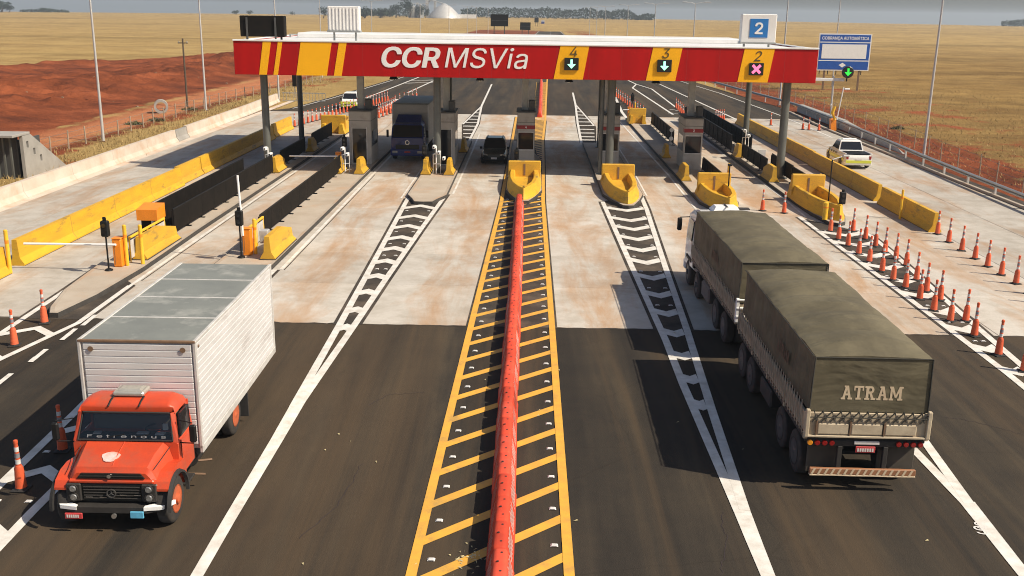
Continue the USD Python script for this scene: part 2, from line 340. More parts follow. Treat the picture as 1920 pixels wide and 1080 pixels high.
# concrete slabs: pale, with laterite dust in the middle of the lanes
LANE_C, LANE_W = -2.75, 5.3
def slab_mat(name, k, side=False):
    n = {'geo': ('geometry', {}), 'sx': ('separate_xyz', {}),
         'ln': ('math', {'math_type': 'multiply_add', 'value2': 2 * math.pi / LANE_W, 'value3': -LANE_C * 2 * math.pi / LANE_W}), 'co': ('math', {'math_type': 'cosine'}),
         'm1': ('mapping', {'scale': (.55, .12, 1)}), 'n1': ('noise_texture', {'scale': 1.0, 'detail': 6.0, 'roughness': .68, 'distortion': .5}),
         'ad': ('math', {'math_type': 'multiply_add', 'value2': .0 if side else .10}), 'r1': ('rgb_ramp', {'ramp': [(0, (0, 0, 0)), (.475, (0, 0, 0)), (.58, (.50, .50, .50)), (.70, (.95, .95, .95)), (1, (1, 1, 1))]}),
         'n2': ('noise_texture', {'scale': .9, 'detail': 7.0, 'roughness': .7}),
         'r2': ('rgb_ramp', {'ramp': [(0, np.array((.34, .30, .25)) * k), (.4, np.array((.43, .39, .335)) * k), (.58, np.array((.50, .46, .405)) * k), (1, np.array((.55, .51, .455)) * k)]}),
         'mx': ('mix_color', {'b': np.array((.40, .262, .160)) * k}),
         'n4': ('noise_texture', {'scale': .35, 'detail': 8.0, 'roughness': .75}), 'r4': ('rgb_ramp', {'ramp': [(0, (.55, .53, .50)), (.40, (.84, .82, .79)), (.54, (1, 1, 1)), (1, (1, 1, 1))]}),
         'my': ('mix_color', {'blend_type': 'multiply', 'fac': .8}),
         'n3': ('noise_texture', {'scale': 30.0, 'detail': 2.0}), 'b': ('bump', {'strength': .4, 'distance': .006}), 'p': ('principled_bsdf', {'roughness': .8, 'specular_ior_level': .3})}
    l = [('geo.position', 'sx.vector'), ('sx.x', 'ln.value1'), ('ln.value', 'co.value1'), ('co.value', 'ad.value1'), ('geo.position', 'm1.vector'), ('m1.vector', 'n1.vector'), ('n1.fac', 'ad.value3'),
         ('ad.value', 'r1.fac'), ('geo.position', 'n2.vector'), ('n2.fac', 'r2.fac'), ('r2.color', 'mx.a'), ('r1.color', 'mx.fac'), ('geo.position', 'n4.vector'), ('n4.fac', 'r4.fac'),
         ('mx.result', 'my.a'), ('r4.color', 'my.b'), ('my.result', 'p.base_color'), ('geo.position', 'n3.vector'), ('n3.fac', 'b.height'), ('b.normal', 'p.normal')]
    M[name] = usdkit.material(stage, f'/World/Looks/{name}', n, l, surface='p.BSDF')
for i, k in enumerate((1.0, .94, 1.05)): slab_mat(f'slab_{"abc"[i]}', k)
for i, k in enumerate((.86, .82, .89)): slab_mat(f'side_slab_{"abc"[i]}', k, True)

# the land: u = red earth, v = pale dirt track; straw with drill rows and long tonal bands elsewhere
def land_mat():
    n = {'geo': ('geometry', {}), 'tc': ('texture_coordinate', {}), 'uv': ('separate_xyz', {}), 'sx': ('separate_xyz', {}),
         'm1': ('mapping', {'scale': (.004, .022, 1), 'rotation': (0, 0, .12)}), 'n1': ('noise_texture', {'scale': 1.0, 'detail': 5.0, 'roughness': .55}),
         'r1': ('rgb_ramp', {'ramp': [(0, (.21, .145, .055)), (.36, (.28, .19, .073)), (.50, (.38, .26, .10)), (.62, (.31, .21, .083)), (.75, (.43, .30, .125)), (1, (.36, .25, .105))]}),
         'm5': ('mapping', {'scale': (.10, .10, 1)}), 'n5': ('noise_texture', {'scale': 1.0, 'detail': 8.0, 'roughness': .72}),
         'r5': ('rgb_ramp', {'ramp': [(0, (.52, .45, .38)), (.36, (.78, .73, .68)), (.55, (1, 1, 1)), (.8, (1.22, 1.2, 1.15)), (1, (1.3, 1.28, 1.2))]}), 'mu': ('mix_color', {'blend_type': 'multiply', 'fac': 1.0, 'use_clamp': False}),
         'n2': ('noise_texture', {'scale': .13, 'detail': 9.0, 'roughness': .72}), 'r2': ('rgb_ramp', {'ramp': [(0, (.055, .018, .010)), (.36, (.095, .028, .013)), (.50, (.17, .046, .018)), (.62, (.26, .072, .028)), (1, (.34, .12, .055))]}),
         'mrx': ('map_range', {'from_min': 25.0, 'from_max': 32.0, 'clamp': True}), 'mry': ('map_range', {'from_min': 420.0, 'from_max': 210.0, 'clamp': True}), 'fr': ('math', {'math_type': 'multiply'}), 'mb': ('mix_color', {}), 'm8': ('mix_color', {'blend_type': 'multiply', 'fac': 1.0, 'use_clamp': False}), 'm7': ('mapping', {'scale': (.035, .16, 1), 'rotation': (0, 0, -.25)}), 'n7': ('noise_texture', {'scale': 1.0, 'detail': 8.0, 'roughness': .7}), 'r7': ('rgb_ramp', {'ramp': [(0, (.38, .33, .28)), (.36, (.50, .44, .38)), (.5, (.68, .62, .54)), (.66, (.84, .78, .70)), (1, (.95, .88, .78))]}),
         'ad': ('math', {'math_type': 'multiply_add', 'value2': .9}), 'nr': ('math', {'math_type': 'multiply_add', 'value2': 1.6, 'value3': -.8}), 'rr': ('rgb_ramp', {'ramp': [(0, (0, 0, 0)), (.42, (0, 0, 0)), (.56, (1, 1, 1)), (1, (1, 1, 1))]}), 'mx': ('mix_color', {}),
         'rt': ('mix_color', {'b': (.46, .185, .085)}), 'n3': ('noise_texture', {'scale': 1.6, 'detail': 6.0, 'roughness': .7}), 'b': ('bump', {'strength': .8, 'distance': .35}), 'p': ('principled_bsdf', {'roughness': .95, 'specular_ior_level': .1})}
    l = [('geo.position', 'm1.vector'), ('m1.vector', 'n1.vector'), ('n1.fac', 'r1.fac'), ('geo.position', 'm5.vector'), ('m5.vector', 'n5.vector'), ('n5.fac', 'r5.fac'), ('r1.color', 'mu.a'), ('r5.color', 'mu.b'),
         ('geo.position', 'n2.vector'), ('n2.fac', 'r2.fac'), ('tc.UV', 'uv.vector'), ('n2.fac', 'nr.value1'), ('uv.x', 'ad.value1'), ('nr.value', 'ad.value3'), ('ad.value', 'rr.fac'),
         ('geo.position', 'sx.vector'), ('sx.x', 'mrx.value'), ('sx.y', 'mry.value'), ('mrx.result', 'fr.value1'), ('mry.result', 'fr.value2'), ('fr.value', 'mb.fac'), ('mu.result', 'mb.a'), ('geo.position', 'm7.vector'), ('m7.vector', 'n7.vector'), ('n7.fac', 'r7.fac'), ('mu.result', 'm8.a'), ('r7.color', 'm8.b'), ('m8.result', 'mb.b'), ('mb.result', 'mx.a'), ('r2.color', 'mx.b'), ('rr.color', 'mx.fac'), ('mx.result', 'rt.a'), ('uv.y', 'rt.fac'), ('rt.result', 'p.base_color'), ('geo.position', 'n3.vector'), ('n3.fac', 'b.height'), ('b.normal', 'p.normal')]
    M['land'] = usdkit.material(stage, '/World/Looks/land', n, l, surface='p.BSDF')
land_mat()
M['haze'] = usdkit.material(stage, '/World/Looks/haze', {'v': ('principled_volume', {'color': (.66, .73, .79), 'density': 2.2e-4, 'anisotropy': .2})}, [], volume='v.volume')

# ------------------------------------------------------------------ the land
def smooth(a, b, x):
    t = np.clip((x - a) / (b - a), 0, 1); return t * t * (3 - 2 * t)
def land_fields(X, Y):
    P = np.stack([X, Y, np.zeros_like(X)], -1)
    n1 = meshkit.fbm(P * .045, 5, 3); n2 = meshkit.fbm(P * .35, 4, 9)
    out = np.maximum(smooth(29.5, 34, X), smooth(29.0, 35, -X)) * smooth(-60, 0, Y)
    far = smooth(230, 420, Y)
    rightedge = np.interp(Y, [0, 115, 158, 300, 468, 2000], [29, 30, 27, 24, 20, 26]); leftedge = np.interp(Y, [0, 100, 153, 300, 459, 736, 2000], [-29, -28, -23, -12, -2, 6, 9])
    off = np.maximum(smooth(0, 8, X - rightedge), smooth(0, 8, leftedge - X))
    wig = (n1 - .5) * 22
    lm = smooth(-37.5, -42, X) * smooth(55, 66, Y) * (1 - smooth(-4, 4, X * -.42 + Y - 176 - 65 * smooth(-75, -48, X) * 1.0 + wig * .5)) * smooth(-115, -95, X)
    lm = smooth(37.5, 42.5, -X + wig * .12) * smooth(40, 60, Y) * (1 - smooth(-6, 6, Y - np.interp(X, [-140, -86, -83, -59, -40], [128, 150, 178, 212, 225]) + wig * .6)) * (1 - smooth(110, 150, -X))
    z = -.06 + off * (.05 + .25 * (n2 - .5))
    z += lm * (1.35 * np.maximum(n1 - .36, 0) * 2.2 + .7 * (n2 - .45)) * smooth(40, 52, -X)
    z += 1.2 * lm * smooth(44, 50, -X) * (1 - smooth(56, 70, -X)) * smooth(60, 80, Y) * n2
    z += smooth(31, 60, X) * .35 * (n2 - .4) + .6 * (n1 - .5) * off * smooth(60, 200, np.abs(X))
    z += 3.0 * smooth(500, 1150, Y) * np.exp(-(X / 700) ** 2)
    d = np.hypot(X, Y); z -= np.maximum(d - 1250, 0) ** 2 * 7e-6
    track = smooth(33.8, 35.3, -X + (n2 - .5) * 2) * (1 - smooth(37.8, 40.5, -X + (n2 - .5) * 3 - np.maximum(Y - 90, 0) * .02)) * smooth(55, 75, Y) * (1 - smooth(165, 190, Y))
    red = np.zeros_like(X)
    red = np.maximum(red, lm * 1.0)
    red = np.maximum(red, smooth(30, 34, -X) * (1 - smooth(38, 42, -X)) * (1 - smooth(170, 230, Y)) * .72)
    red = np.maximum(red, smooth(26, 27.5, X) * (.95 - .50 * smooth(30.5, 36, X) - .30 * smooth(36, 75, X)) * (1 - smooth(150, 260, Y)) * (1 - smooth(60, 110, X)))
    red = np.maximum(red, smooth(22, 16, np.abs(X + 14 + (Y - 400) * -.02)) * smooth(240, 300, Y) * (1 - smooth(520, 640, Y)) * .9)
    red = np.maximum(red, smooth(27, 28, -X) * (1 - smooth(31, 33, -X)) * .42)
    red = np.maximum(red, .55 * smooth(12, 4, np.abs(X - rightedge - 5)) * smooth(140, 200, Y) * (1 - smooth(500, 800, Y)))
    return z, np.clip(red, 0, 1), np.clip(track, 0, 1) * (.55 + .45 * n2)
def axis(lim0, lim1, fine, n):
    s = np.linspace(math.asinh(lim0 / fine), math.asinh(lim1 / fine), n); return np.sinh(s) * fine
gx = np.unique(np.concatenate([axis(-7000, 7000, 45, 300), np.linspace(-95, -26, 110)])); gy = np.unique(np.concatenate([[-300, -150, -60, -25], axis(0, 7000, 110, 290) - 1, np.linspace(55, 225, 200)]))
GX, GY = np.meshgrid(gx, gy)
lz, lred, ltrack = land_fields(GX, GY)
nx, ny = len(gx), len(gy)
ii = (np.arange(ny - 1)[:, None] * nx + np.arange(nx - 1)[None]).ravel()
lf = np.concatenate([np.c_[ii, ii + 1, ii + nx + 1], np.c_[ii, ii + nx + 1, ii + nx]])
single('ground', (np.c_[GX.ravel(), GY.ravel(), lz.ravel()], lf), 'land', kind='structure', smooth=True, uv=np.c_[lred.ravel(), ltrack.ravel()])
def ground_z(x, y):
    z, _, _ = land_fields(np.array([[float(x)]]), np.array([[float(y)]])); return float(z[0, 0])

# ------------------------------------------------------------------ roads and the concrete plaza
SLAB0, SLAB1 = 31.2, 101.0
single('road', flat([(-34, 4), (36, 4), (36, SLAB0 - .02), (-34, SLAB0 - .02)], -.004), 'asphalt', kind='structure')
single('highway', flat([(-27.0, SLAB1 + .02), (-25, 104), (-23.7, 116), (-20.6, 153), (-9, 300), (1, 459), (9.2, 736), (11, 1240), (18.5, 1240), (17.8, 745), (15.7, 468), (20, 300), (25.0, 158), (28.3, 115), (28.3, SLAB1 + .02)], -.004), 'asphalt_far', kind='structure')
plaza = thing('concrete_plaza', kind='structure')
part(plaza, 'base_course', flat([(-27.2, SLAB0), (28.3, SLAB0), (28.3, SLAB1), (-27.2, SLAB1)], -.03), 'dark_paving')
lane_x = [-26.9, -23.6, -20.4, -15.9, -11.2, -5.6, -.25, 5.3, 10.4, 15.5, 19.9, 23.6, 27.0]
rows_y = np.linspace(SLAB0, SLAB1, 15)
for i in range(len(lane_x) - 1):
    for j in range(len(rows_y) - 1):
        e = .012; side = lane_x[i] < -20 or lane_x[i] > 19
        m = cbox(lane_x[i] + e, lane_x[i + 1] - e, rows_y[j] + e, rows_y[j + 1] - e, -.18, rng.uniform(-.002, .0005), .006)
        part(plaza, 'slab', m, ('side_slab_' if side else 'slab_') + 'abc'[rng.integers(3)])
part(plaza, 'gutter', prism([(-26.95, 0.002), (-26.95, .03), (-26.55, .012), (-26.35, .002)], SLAB0, SLAB1 + 12, 'y'), 'wall_concrete')
for k in range(27):
    y0 = SLAB0 + k * 3.0
    part(plaza, 'kerb_stone', mv(prism([(0, 0), (0, .11), (.03, .14), (.22, .14), (.25, .11), (.25, 0)], y0 + .01, y0 + 2.99, 'y'), (27.05 + max(0, y0 - 90) * .04, 0, 0)), 'concrete_kerb')

_e = [(x, SLAB0 + float(rng.uniform(-.01, .06)) * (1 if i % 3 else 1.8)) for i, x in enumerate(np.arange(-26.8, 27.0, .22))]
part(plaza, 'edge_dirt', flat(_e + [(x, SLAB0 - float(rng.uniform(.02, .10))) for x in np.arange(26.9, -26.8, -.5)], .0018), 'dark_paving')
# ------------------------------------------------------------------ painted markings
marks = thing('road_markings', kind='structure')
Z1, Z2 = .004, .008
_zi = [0]
def zz(z):
    _zi[0] = (_zi[0] + 7) % 29; return z + .00022 * _zi[0]
def strip(pts, w, w1=None):
    p = np.asarray(pts, float)[:, :2]; w = np.linspace(w, w if w1 is None else w1, len(p)); L, Rr = [], []
    for i in range(len(p)):
        d = p[min(i + 1, len(p) - 1)] - p[max(i - 1, 0)]; d /= np.linalg.norm(d); n = np.array([-d[1], d[0]]) * w[i] / 2
        L.append(p[i] + n); Rr.append(p[i] - n)
    return [tuple(x) for x in L] + [tuple(x) for x in Rr[::-1]]
def line(pts, w, z=Z2, m='white_paint', name='edge_line', px=False, w1=None):
    p = [g2(*q) for q in pts] if px else pts
    part(marks, name, flat(strip(p, w, w1), zz(z)), m)
def at_y(pts, y):
    pts = sorted(pts, key=lambda q: q[1]); return float(np.interp(y, [q[1] for q in pts], [q[0] for q in pts]))
def gore(left, right, ys, width, point, base=True, ext=.12, m='white_paint', lw=.23):
    """Hatched gore between two painted lines; point: +1 chevrons point away from the camera, -1 towards it."""
    if base:
        lo = sorted(left, key=lambda q: q[1]); ro = sorted(right, key=lambda q: q[1])
        lo, ro = [[(at_y(s, SLAB0 - .1), SLAB0 - .1)] + [q for q in s if q[1] > SLAB0] for s in (lo, ro)]
        lo = [(x - lw / 2 - ext, y) for x, y in lo]; ro = [(x + lw / 2 + ext, y) for x, y in ro]
        if len(lo) > 1: part(marks, 'dark_band', flat(lo + ro[::-1], Z1), 'dark_paving')
    line(left, lw, m=m); line(right, lw, m=m)
    for y in ys:
        xl, xr = at_y(left, y) + lw / 2 - .02, at_y(right, y) - lw / 2 + .02
        if xr - xl < .25: continue
        xm = (xl + xr) / 2; d = .72 * point * min(1, (xr - xl) / 1.6)
        part(marks, 'chevron', flat([(xl, y - d), (xm, y), (xr, y - d), (xr, y - d + width), (xm, y + width), (xl, y - d + width)], zz(Z2 - .002)), m)
stud_spots = []
def gore_studs(left, right, ys, inset=.28):
    for y in ys:
        xl, xr = at_y(left, y), at_y(right, y)
        if xr - xl > .9: stud_spots.extend([(xl + inset, y), (xr - inset, y)])

# island 3 gore (left of the centre), island 4 gore (right of it)
g3l = [(-6.01, 24.0), (-6.12, 31.2), (-6.25, 37.5), (-6.42, 45), (-6.62, 54)]; g3r = [(-5.89, 24.2), (-5.62, 31.2), (-5.40, 37.5), (-5.05, 46), (-4.62, 55.5)]
ys3 = [51.6, 48.9, 46.5, 44.0, 41.8, 39.5, 37.1, 34.8, 32.5, 30.5, 28.6, 26.9]
gore(g3l, g3r, ys3, .66, 1); gore_studs(g3l, g3r, [y - 1.1 for y in ys3])
line([(-5.95, 24.5), (-5.93, 22), (-5.93, 18), (-5.88, 12)], .36, w1=.20)
g4l = [(4.53, 18.8), (4.44, 26.24), (4.46, 30), (4.30, 40), (4.10, 54)]; g4r = [(4.66, 18.9), (4.92, 24.3), (5.30, 31.2), (5.70, 40), (6.30, 52), (6.42, 56)]
ys4 = [51.2, 48.6, 46.5, 44.3, 42.1, 39.9, 37.4, 34.9, 32.6, 30.4, 28.2, 26.2, 24.3]
gore(g4l, g4r, ys4, .66, -1); gore_studs(g4l, g4r, [y + 1.4 for y in ys4])
line([(4.60, 19.3), (4.58, 17.6), (4.57, 16.0), (4.56, 12)], .37, w1=.20)
# island 5 gore, seen past the trailer
g5l = [(9.50, 19.0), (9.37, 22.2), (9.3, 30), (9.2, 52)]; g5r = [(9.55, 19.4), (9.85, 23.0), (10.4, 31), (11.3, 50)]
gore(g5l, g5r, [48.5, 46, 43.5, 41, 38.5, 36, 33.5, 31, 28.5, 26.2], .62, -1)
line([(9.535, 19.5), (9.40, 16.6), (9.3, 12)], .33, w1=.2)
# island 6 gore under the double row of cones
g6l = [(13.95, 22), (14.12, 27.6), (14.13, 36), (14.06, 44), (14.02, 50.7)]; g6r = [(14.5, 23), (14.85, 28.1), (15.35, 34.5), (16.05, 42.5), (16.3, 46.6)]
ys6 = [46.0, 43.9, 41.8, 39.7, 37.6, 35.5, 33.4, 31.4, 29.4, 27.4, 25.6]
gore(g6l, g6r, ys6, .62, -1); gore_studs(g6l, g6r, [y + 1.2 for y in ys6], .33)
line([(16.3, 46.5), (16.15, 47.6), (15.75, 48.2), (15.3, 48.3)], .18)
# island 2 gore beside the red truck, island 1 gore at the left edge
g2l = [(-11.1, 15), (-11.28, 19.3), (-11.44, 23.4), (-11.9, 31), (-12.2, 38)]; g2r = [(-9.95, 15), (-10.03, 18.2), (-10.02, 19.7), (-10.05, 31), (-10.0, 38)]
gore(g2l, g2r, [17.4, 19.9, 22.4, 24.9, 27.4, 29.9, 32.4, 34.9], .42, 1, lw=.22); gore_studs(g2l, g2r, [18.6, 21.0, 23.5])
g1l = [(-16.4, 25.5), (-16.55, 29.6), (-16.75, 34.2), (-17.0, 38.5)]; g1r = [(-15.55, 25.5), (-15.34, 27.1), (-14.62, 30.7), (-14.72, 35.3)]
gore(g1l, g1r, [27.4, 29.9], .40, 1, lw=.2)
line([(-14.7, 35.2), (-14.74, 44), (-14.85, 62), (-14.95, 92)], .14)
line([(-14.55, 36), (-14.62, 44), (-14.72, 62)], .05, m='dark_paving', z=Z1)
for y in (31.6, 30.1, 28.1, 26.0, 23.6, 21.2): line([(-14.43, y), (-14.36, y - 1.15)], .15, name='dash')
for y in (29.65, 27.4, 25.2): line([(-14.4, y), (-14.38, y - .35)], .15, name='dash')
line([(-9.75, 38), (-9.8, 62), (-9.8, 90)], .14); line([(-9.62, 38), (-9.66, 62)], .05, m='dark_paving', z=Z1)
line([(14.35, 50.7), (14.5, 56), (14.45, 90)], .12)
line([(8.95, 52), (9.0, 64), (8.6, 99)], .12); line([(6.75, 56), (6.9, 66), (6.9, 99)], .10)
line([(-7.0, 54), (-7.0, 64), (-7.0, 90)], .10); line([(-4.25, 55.5), (-4.2, 64), (-4.2, 84)], .12)
# the yellow hatching round the red barrier
ycl = [(-2.05, 12), (-2.02, 16.1), (-1.80, 31.3), (-1.45, 53), (-1.40, 66), (-1.3, 99)]; ycr = [(.90, 12), (.89, 16.2), (.87, 31.6), (.83, 54), (.98, 66), (1.12, 81), (1.5, 96), (1.75, 110), (2.5, 150), (3.6, 200)]
yc0 = [(x - .17, y) for x, y in ycl if y > 31] ; yc1 = [(x + .17, y) for x, y in ycr if 31 < y < 100]
part(marks, 'dark_band', flat([(-1.97, 31.2)] + yc0 + yc1[::-1] + [(1.04, 31.2)], Z1), 'dark_paving')
line(ycl, .20, m='yellow_line'); line(ycr, .20, m='yellow_line')
k = 0
for yc in np.arange(11.2, 54, 1.5):
    xl, xr = at_y(ycl, yc), at_y(ycr, yc); s = .86
    part(marks, 'hatch_bar', flat([(xl + .09, yc), (xr - .09, yc + s * (xr - xl)), (xr - .09, yc + .34 + s * (xr - xl)), (xl + .09, yc + .34)], Z2 - .0025), 'yellow_line')
    stud_spots.extend([(xl + .32, yc + .98), (xr - .26, yc + .98 + s * (xr - xl) - .4)])
for yc in np.arange(66, 150, 1.0):
    xr = at_y(ycr, yc); xl = xr - np.interp(yc, [66, 81, 110, 150], [.15, .85, 1.2, 1.6])
    part(marks, 'hatch_bar', flat([(xl, yc), (xr - .09, yc + .7), (xr - .09, yc + 1.25), (xl, yc + .55)], Z2 - .0025), 'yellow_line')
# beyond the booths
def rear(pts, w): line(pts, w, px=True)
part(marks, 'dark_band', flat([g2(901, 196), g2(866, 233), g2(866, 262), g2(882, 266), g2(900, 232), g2(906, 196)], Z1), 'asphalt'); part(marks, 'dark_band', flat([g2(1076, 194), g2(1079, 230), g2(1087, 268), g2(1118, 268), g2(1118, 238), g2(1082, 194)], Z1), 'asphalt')
rear([(922, 158), (903, 199)], .22); rear([(903, 199), (868, 233)], .16); rear([(903, 199), (896, 232), (880, 264)], .20)
for v in (206, 212, 218, 224, 230, 237, 244, 251, 258):
    a = np.interp(v, [199, 233, 264], [902, 868, 868]); b = np.interp(v, [199, 232, 264], [903, 896, 880])
    p, q = g2(a, v), g2(b, v + .4); part(marks, 'hatch_bar', flat([p, q, (q[0], q[1] + .55), (p[0], p[1] + .55)], Z2 - .0025), 'white_paint')
rear([(1074, 174), (1079, 196)], .22); rear([(1079, 196), (1114, 236)], .16); rear([(1079, 196), (1083, 230), (1090, 268)], .20)
for v in (204, 210, 216, 222, 229, 236, 243, 250, 257, 263):
    a = np.interp(v, [196, 230, 268], [1079, 1083, 1090]); b = np.interp(v, [196, 236, 268], [1080, 1114, 1116])
    p, q = g2(a, v), g2(b, v + .4); part(marks, 'hatch_bar', flat([p, q, (q[0], q[1] + .55), (p[0], p[1] + .55)], Z2 - .0025), 'white_paint')
rear([(1153, 181), (1166, 210), (1178, 226)], .3); rear([(1176, 150), (1193, 158), (1186, 165), (1262, 215)], .24)
rear([(1193, 158), (1222, 167), (1276, 208)], .22); rear([(1237, 158), (1320, 196), (1463, 262)], .22); rear([(1236, 140), (1350, 175), (1464, 217), (1560, 258)], .16)
rear([(686, 184), (757, 156), (790, 143)], .26); rear([(720, 204), (745, 186)], .5); rear([(764, 174), (814, 151)], .26)
rear([(757, 156), (812, 155)], .5); rear([(772, 151), (816, 150)], .5)
rear([(1253, 212), (1280, 213)], .3); rear([(1256, 205), (1278, 208)], .25)
for y in np.arange(165, 420, 14): line([(np.interp(y, [165, 420], [-9, 7.6]), y), (np.interp(y + 5, [165, 420], [-9, 7.6]), y + 5)], .14, name='dash')
for y in np.arange(430, 1200, 22): line([(np.interp(y, [430, 740, 1240], [8.3, 13.5, 14.8]), y), (np.interp(y + 8, [430, 740, 1240], [8.3, 13.5, 14.8]), y + 8)], .16, name='dash')
line([(-20.0, 153), (-8.5, 300), (1.5, 459), (9.6, 736), (11.3, 1230)], .18); line([(24.4, 158), (19.5, 300), (15.3, 468), (17.4, 745), (18.1, 1230)], .18)
line([(-24.6, 104), (-23.1, 116), (-20.0, 153)], .15)
for i in range(2):
    m = text('S', .33 - .05 * i, .002); v = m[0]; sp = at(1832, 1002 - 10 * i)
    part(marks, 'survey_mark', (np.c_[v[:, 0] + sp[0], v[:, 2] + sp[1], v[:, 1] * 0 + Z2 + np.where(v[:, 1] < -.001, .002, 0)], m[1][:, ::-1]), 'plate_white')

for pts in ([g2(1770, 782), g2(1800, 785), g2(1850, 797), g2(1921, 815)], [g2(560, 1010), g2(620, 960), g2(662, 905), g2(676, 870)], [g2(1350, 1079), g2(1362, 1010), g2(1352, 960)], [g2(690, 760), g2(730, 740), g2(800, 735)]):
    p = np.array(pts); t = np.linspace(0, 1, 26); q = np.c_[np.interp(t, np.linspace(0, 1, len(p)), p[:, 0]), np.interp(t, np.linspace(0, 1, len(p)), p[:, 1])] + rng.normal(0, .025, (26, 2))
    part(marks, 'road_crack', flat(strip(q, .018, .012), .0012), 'hole_black')
# ------------------------------------------------------------------ islands
def island(poly, label, h=.17):
    pg = Polygon(poly).buffer(.25).buffer(-.25)
    t = thing('toll_island', label, 'traffic island')
    outer = pg; top = pg.buffer(-.03)
    part(t, 'kerb', prism(outer.difference(pg.buffer(-.16)), -.02, h), 'kerb_black')
    part(t, 'kerb_top', prism(top.difference(pg.buffer(-.17)), h - .005, h + .006), 'concrete_kerb')
    part(t, 'paving', prism(pg.buffer(-.165), -.02, h), 'island_top')
    return t
def nose(x0, x1, y0, y1, r=2.0, w=.22):
    xm = (x0 + x1) / 2; return [(x0, y1), (x0, y0 + r), (x0 + (xm - x0) * .35, y0 + r * .45), (xm - w, y0 + .08), (xm, y0), (xm + w, y0 + .08), (x1 - (x1 - xm) * .35, y0 + r * .45), (x1, y0 + r), (x1, y1)]
ISH = .17
island([(-16.6, 94), (-16.7, 45), (-16.95, 38), (-16.6, 34), (-16.1, 31.9), (-15.8, 31.2), (-15.5, 31.2), (-15.15, 33.5), (-14.98, 37.4), (-15.1, 45), (-15.2, 94)], 'long narrow kerbed island carrying the black wall and orange cabinet')
island(nose(-12.45, -10.1, 36.0, 92), 'kerbed island with a black panel wall, passing behind the red truck')
island(nose(-6.7, -4.5, 52.2, 78.5, 2.2, .5), 'bare rounded kerbed island end between the blue truck and the dark car')
island([(-1.3, 79)] + nose(-1.3, .8, 52.9, 69.5, 3.5, .3)[1:-1] + [(.8, 69.5), (.25, 73), (.2, 79)], 'kerbed island in the centre where the red barrier ends')
island(nose(4.2, 6.5, 52.1, 78.5, 3.5, .3), 'kerbed island just right of the red barrier with a yellow crash nose')
island(nose(9.35, 11.5, 50.5, 98, 3.2, .3), 'kerbed island in front of the white truck cab with a single booth')
island([(16.5, 99), (16.5, 54), (16.3, 50.5), (15.8, 48.8), (15.35, 48.3), (14.95, 48.8), (14.7, 51), (14.65, 55), (14.65, 99)], 'kerbed island with three black walls beside the double cone row')

# ------------------------------------------------------------------ toll canopy
FY = 61.0
can = thing('toll_canopy', 'wide toll plaza canopy with red and yellow fascia on dark steel columns', 'canopy')
CX0, CX1, CZ0, CZ1 = -17.85, 17.1, 6.12, 8.08
part(can, 'fascia', cbox(CX0, CX1, FY, FY + .22, CZ0, CZ1, .02), 'fascia_red')
part(can, 'fascia', cbox(CX0, CX0 + .22, FY + .23, 78.0, CZ0, CZ1, .02), 'fascia_red'); part(can, 'fascia', cbox(CX1 - .22, CX1, FY + .23, 78.0, CZ0, CZ1, .02), 'fascia_red')
part(can, 'fascia', cbox(CX0, CX1, 78.01, 78.2, CZ0, CZ1, .02), 'fascia_red')
for k in range(1, 18): part(can, 'panel_joint', cbox(CX0 + k * 1.942 - .009, CX0 + k * 1.942 + .009, FY - .003, FY + .01, CZ0 + .02, CZ1 - .02), 'band_red')
part(can, 'fascia_cap', cbox(CX0 - .03, CX1 + .03, FY - .05, FY + .3, CZ1 + .002, CZ1 + .10, .02), 'white_metal')
part(can, 'soffit', cbox(CX0 + .24, CX1 - .24, FY + .24, 77.98, 6.3, 6.42), 'grey_concrete')
part(can, 'roof', cbox(CX0 + .24, CX1 - .24, FY + .32, 77.98, 7.9, 8.03), 'white_metal')
for x in (CX0, CX1 - .24): part(can, 'fascia_cap', cbox(x - .02, x + .26, FY + .32, 78.22, CZ1 + .002, CZ1 + .06, .01), 'white_metal')
part(can, 'fascia_cap', cbox(CX0 + .25, CX1 - .27, 77.99, 78.22, CZ1 + .002, CZ1 + .06, .01), 'white_metal')
part(can, 'roof_monitor', cbox(-16.6, 14.9, 72.5, 77.4, 8.032, 8.36, .05), 'white_metal')
part(can, 'roof_monitor_rail', join(cbox(-17.2, -16.62, 72.6, 72.7, 8.2, 8.27), cbox(-17.2, -17.1, 72.6, 72.7, 8.032, 8.2)), 'galvanised')
def fas(u, v): p = aty(u, v, FY); return float(p[0])
def slant(ut0, ut1, ub0, ub1, vt, vb, name='stripe'):
    zt, zb = CZ1 - .004, CZ0 + .004
    return part(can, name, prism([(fas(ub0, vb), zb), (fas(ub1, vb), zb), (fas(ut1, vt), zt), (fas(ut0, vt), zt)], FY - .02, FY + .04, 'y'), 'fascia_yellow')
slant(492.7, 507.8, 485.9, 500.2, 76, 138); slant(521, 529.3, 512.8, 521, 76, 138.5); slant(563.7, 621.8, 555.7, 612.8, 77, 139); slant(635.4, 649.8, 626, 640.5, 78, 139.5)
def fit(m, x0, x1, z0, z1, y):
    v = m[0].copy(); a, b = v.min(0), v.max(0)
    v[:, 0] = x0 + (v[:, 0] - a[0]) / (b[0] - a[0]) * (x1 - x0); v[:, 2] = z0 + (v[:, 2] - a[2]) / (b[2] - a[2]) * (z1 - z0); v[:, 1] = y + (v[:, 1] - b[1])
    return v, m[1]
zc0, zc1 = float(aty(770, 127, FY)[2]), float(aty(770, 88, FY)[2])
part(can, 'lettering', fit(join(text('CCR', 1.0, .03, True, .18), mv(text('CCR', 1.0, .03, True, .18), (.045, -.002, 0))), fas(715, 110), fas(826, 110), zc0, zc1, FY), 'sign_white')
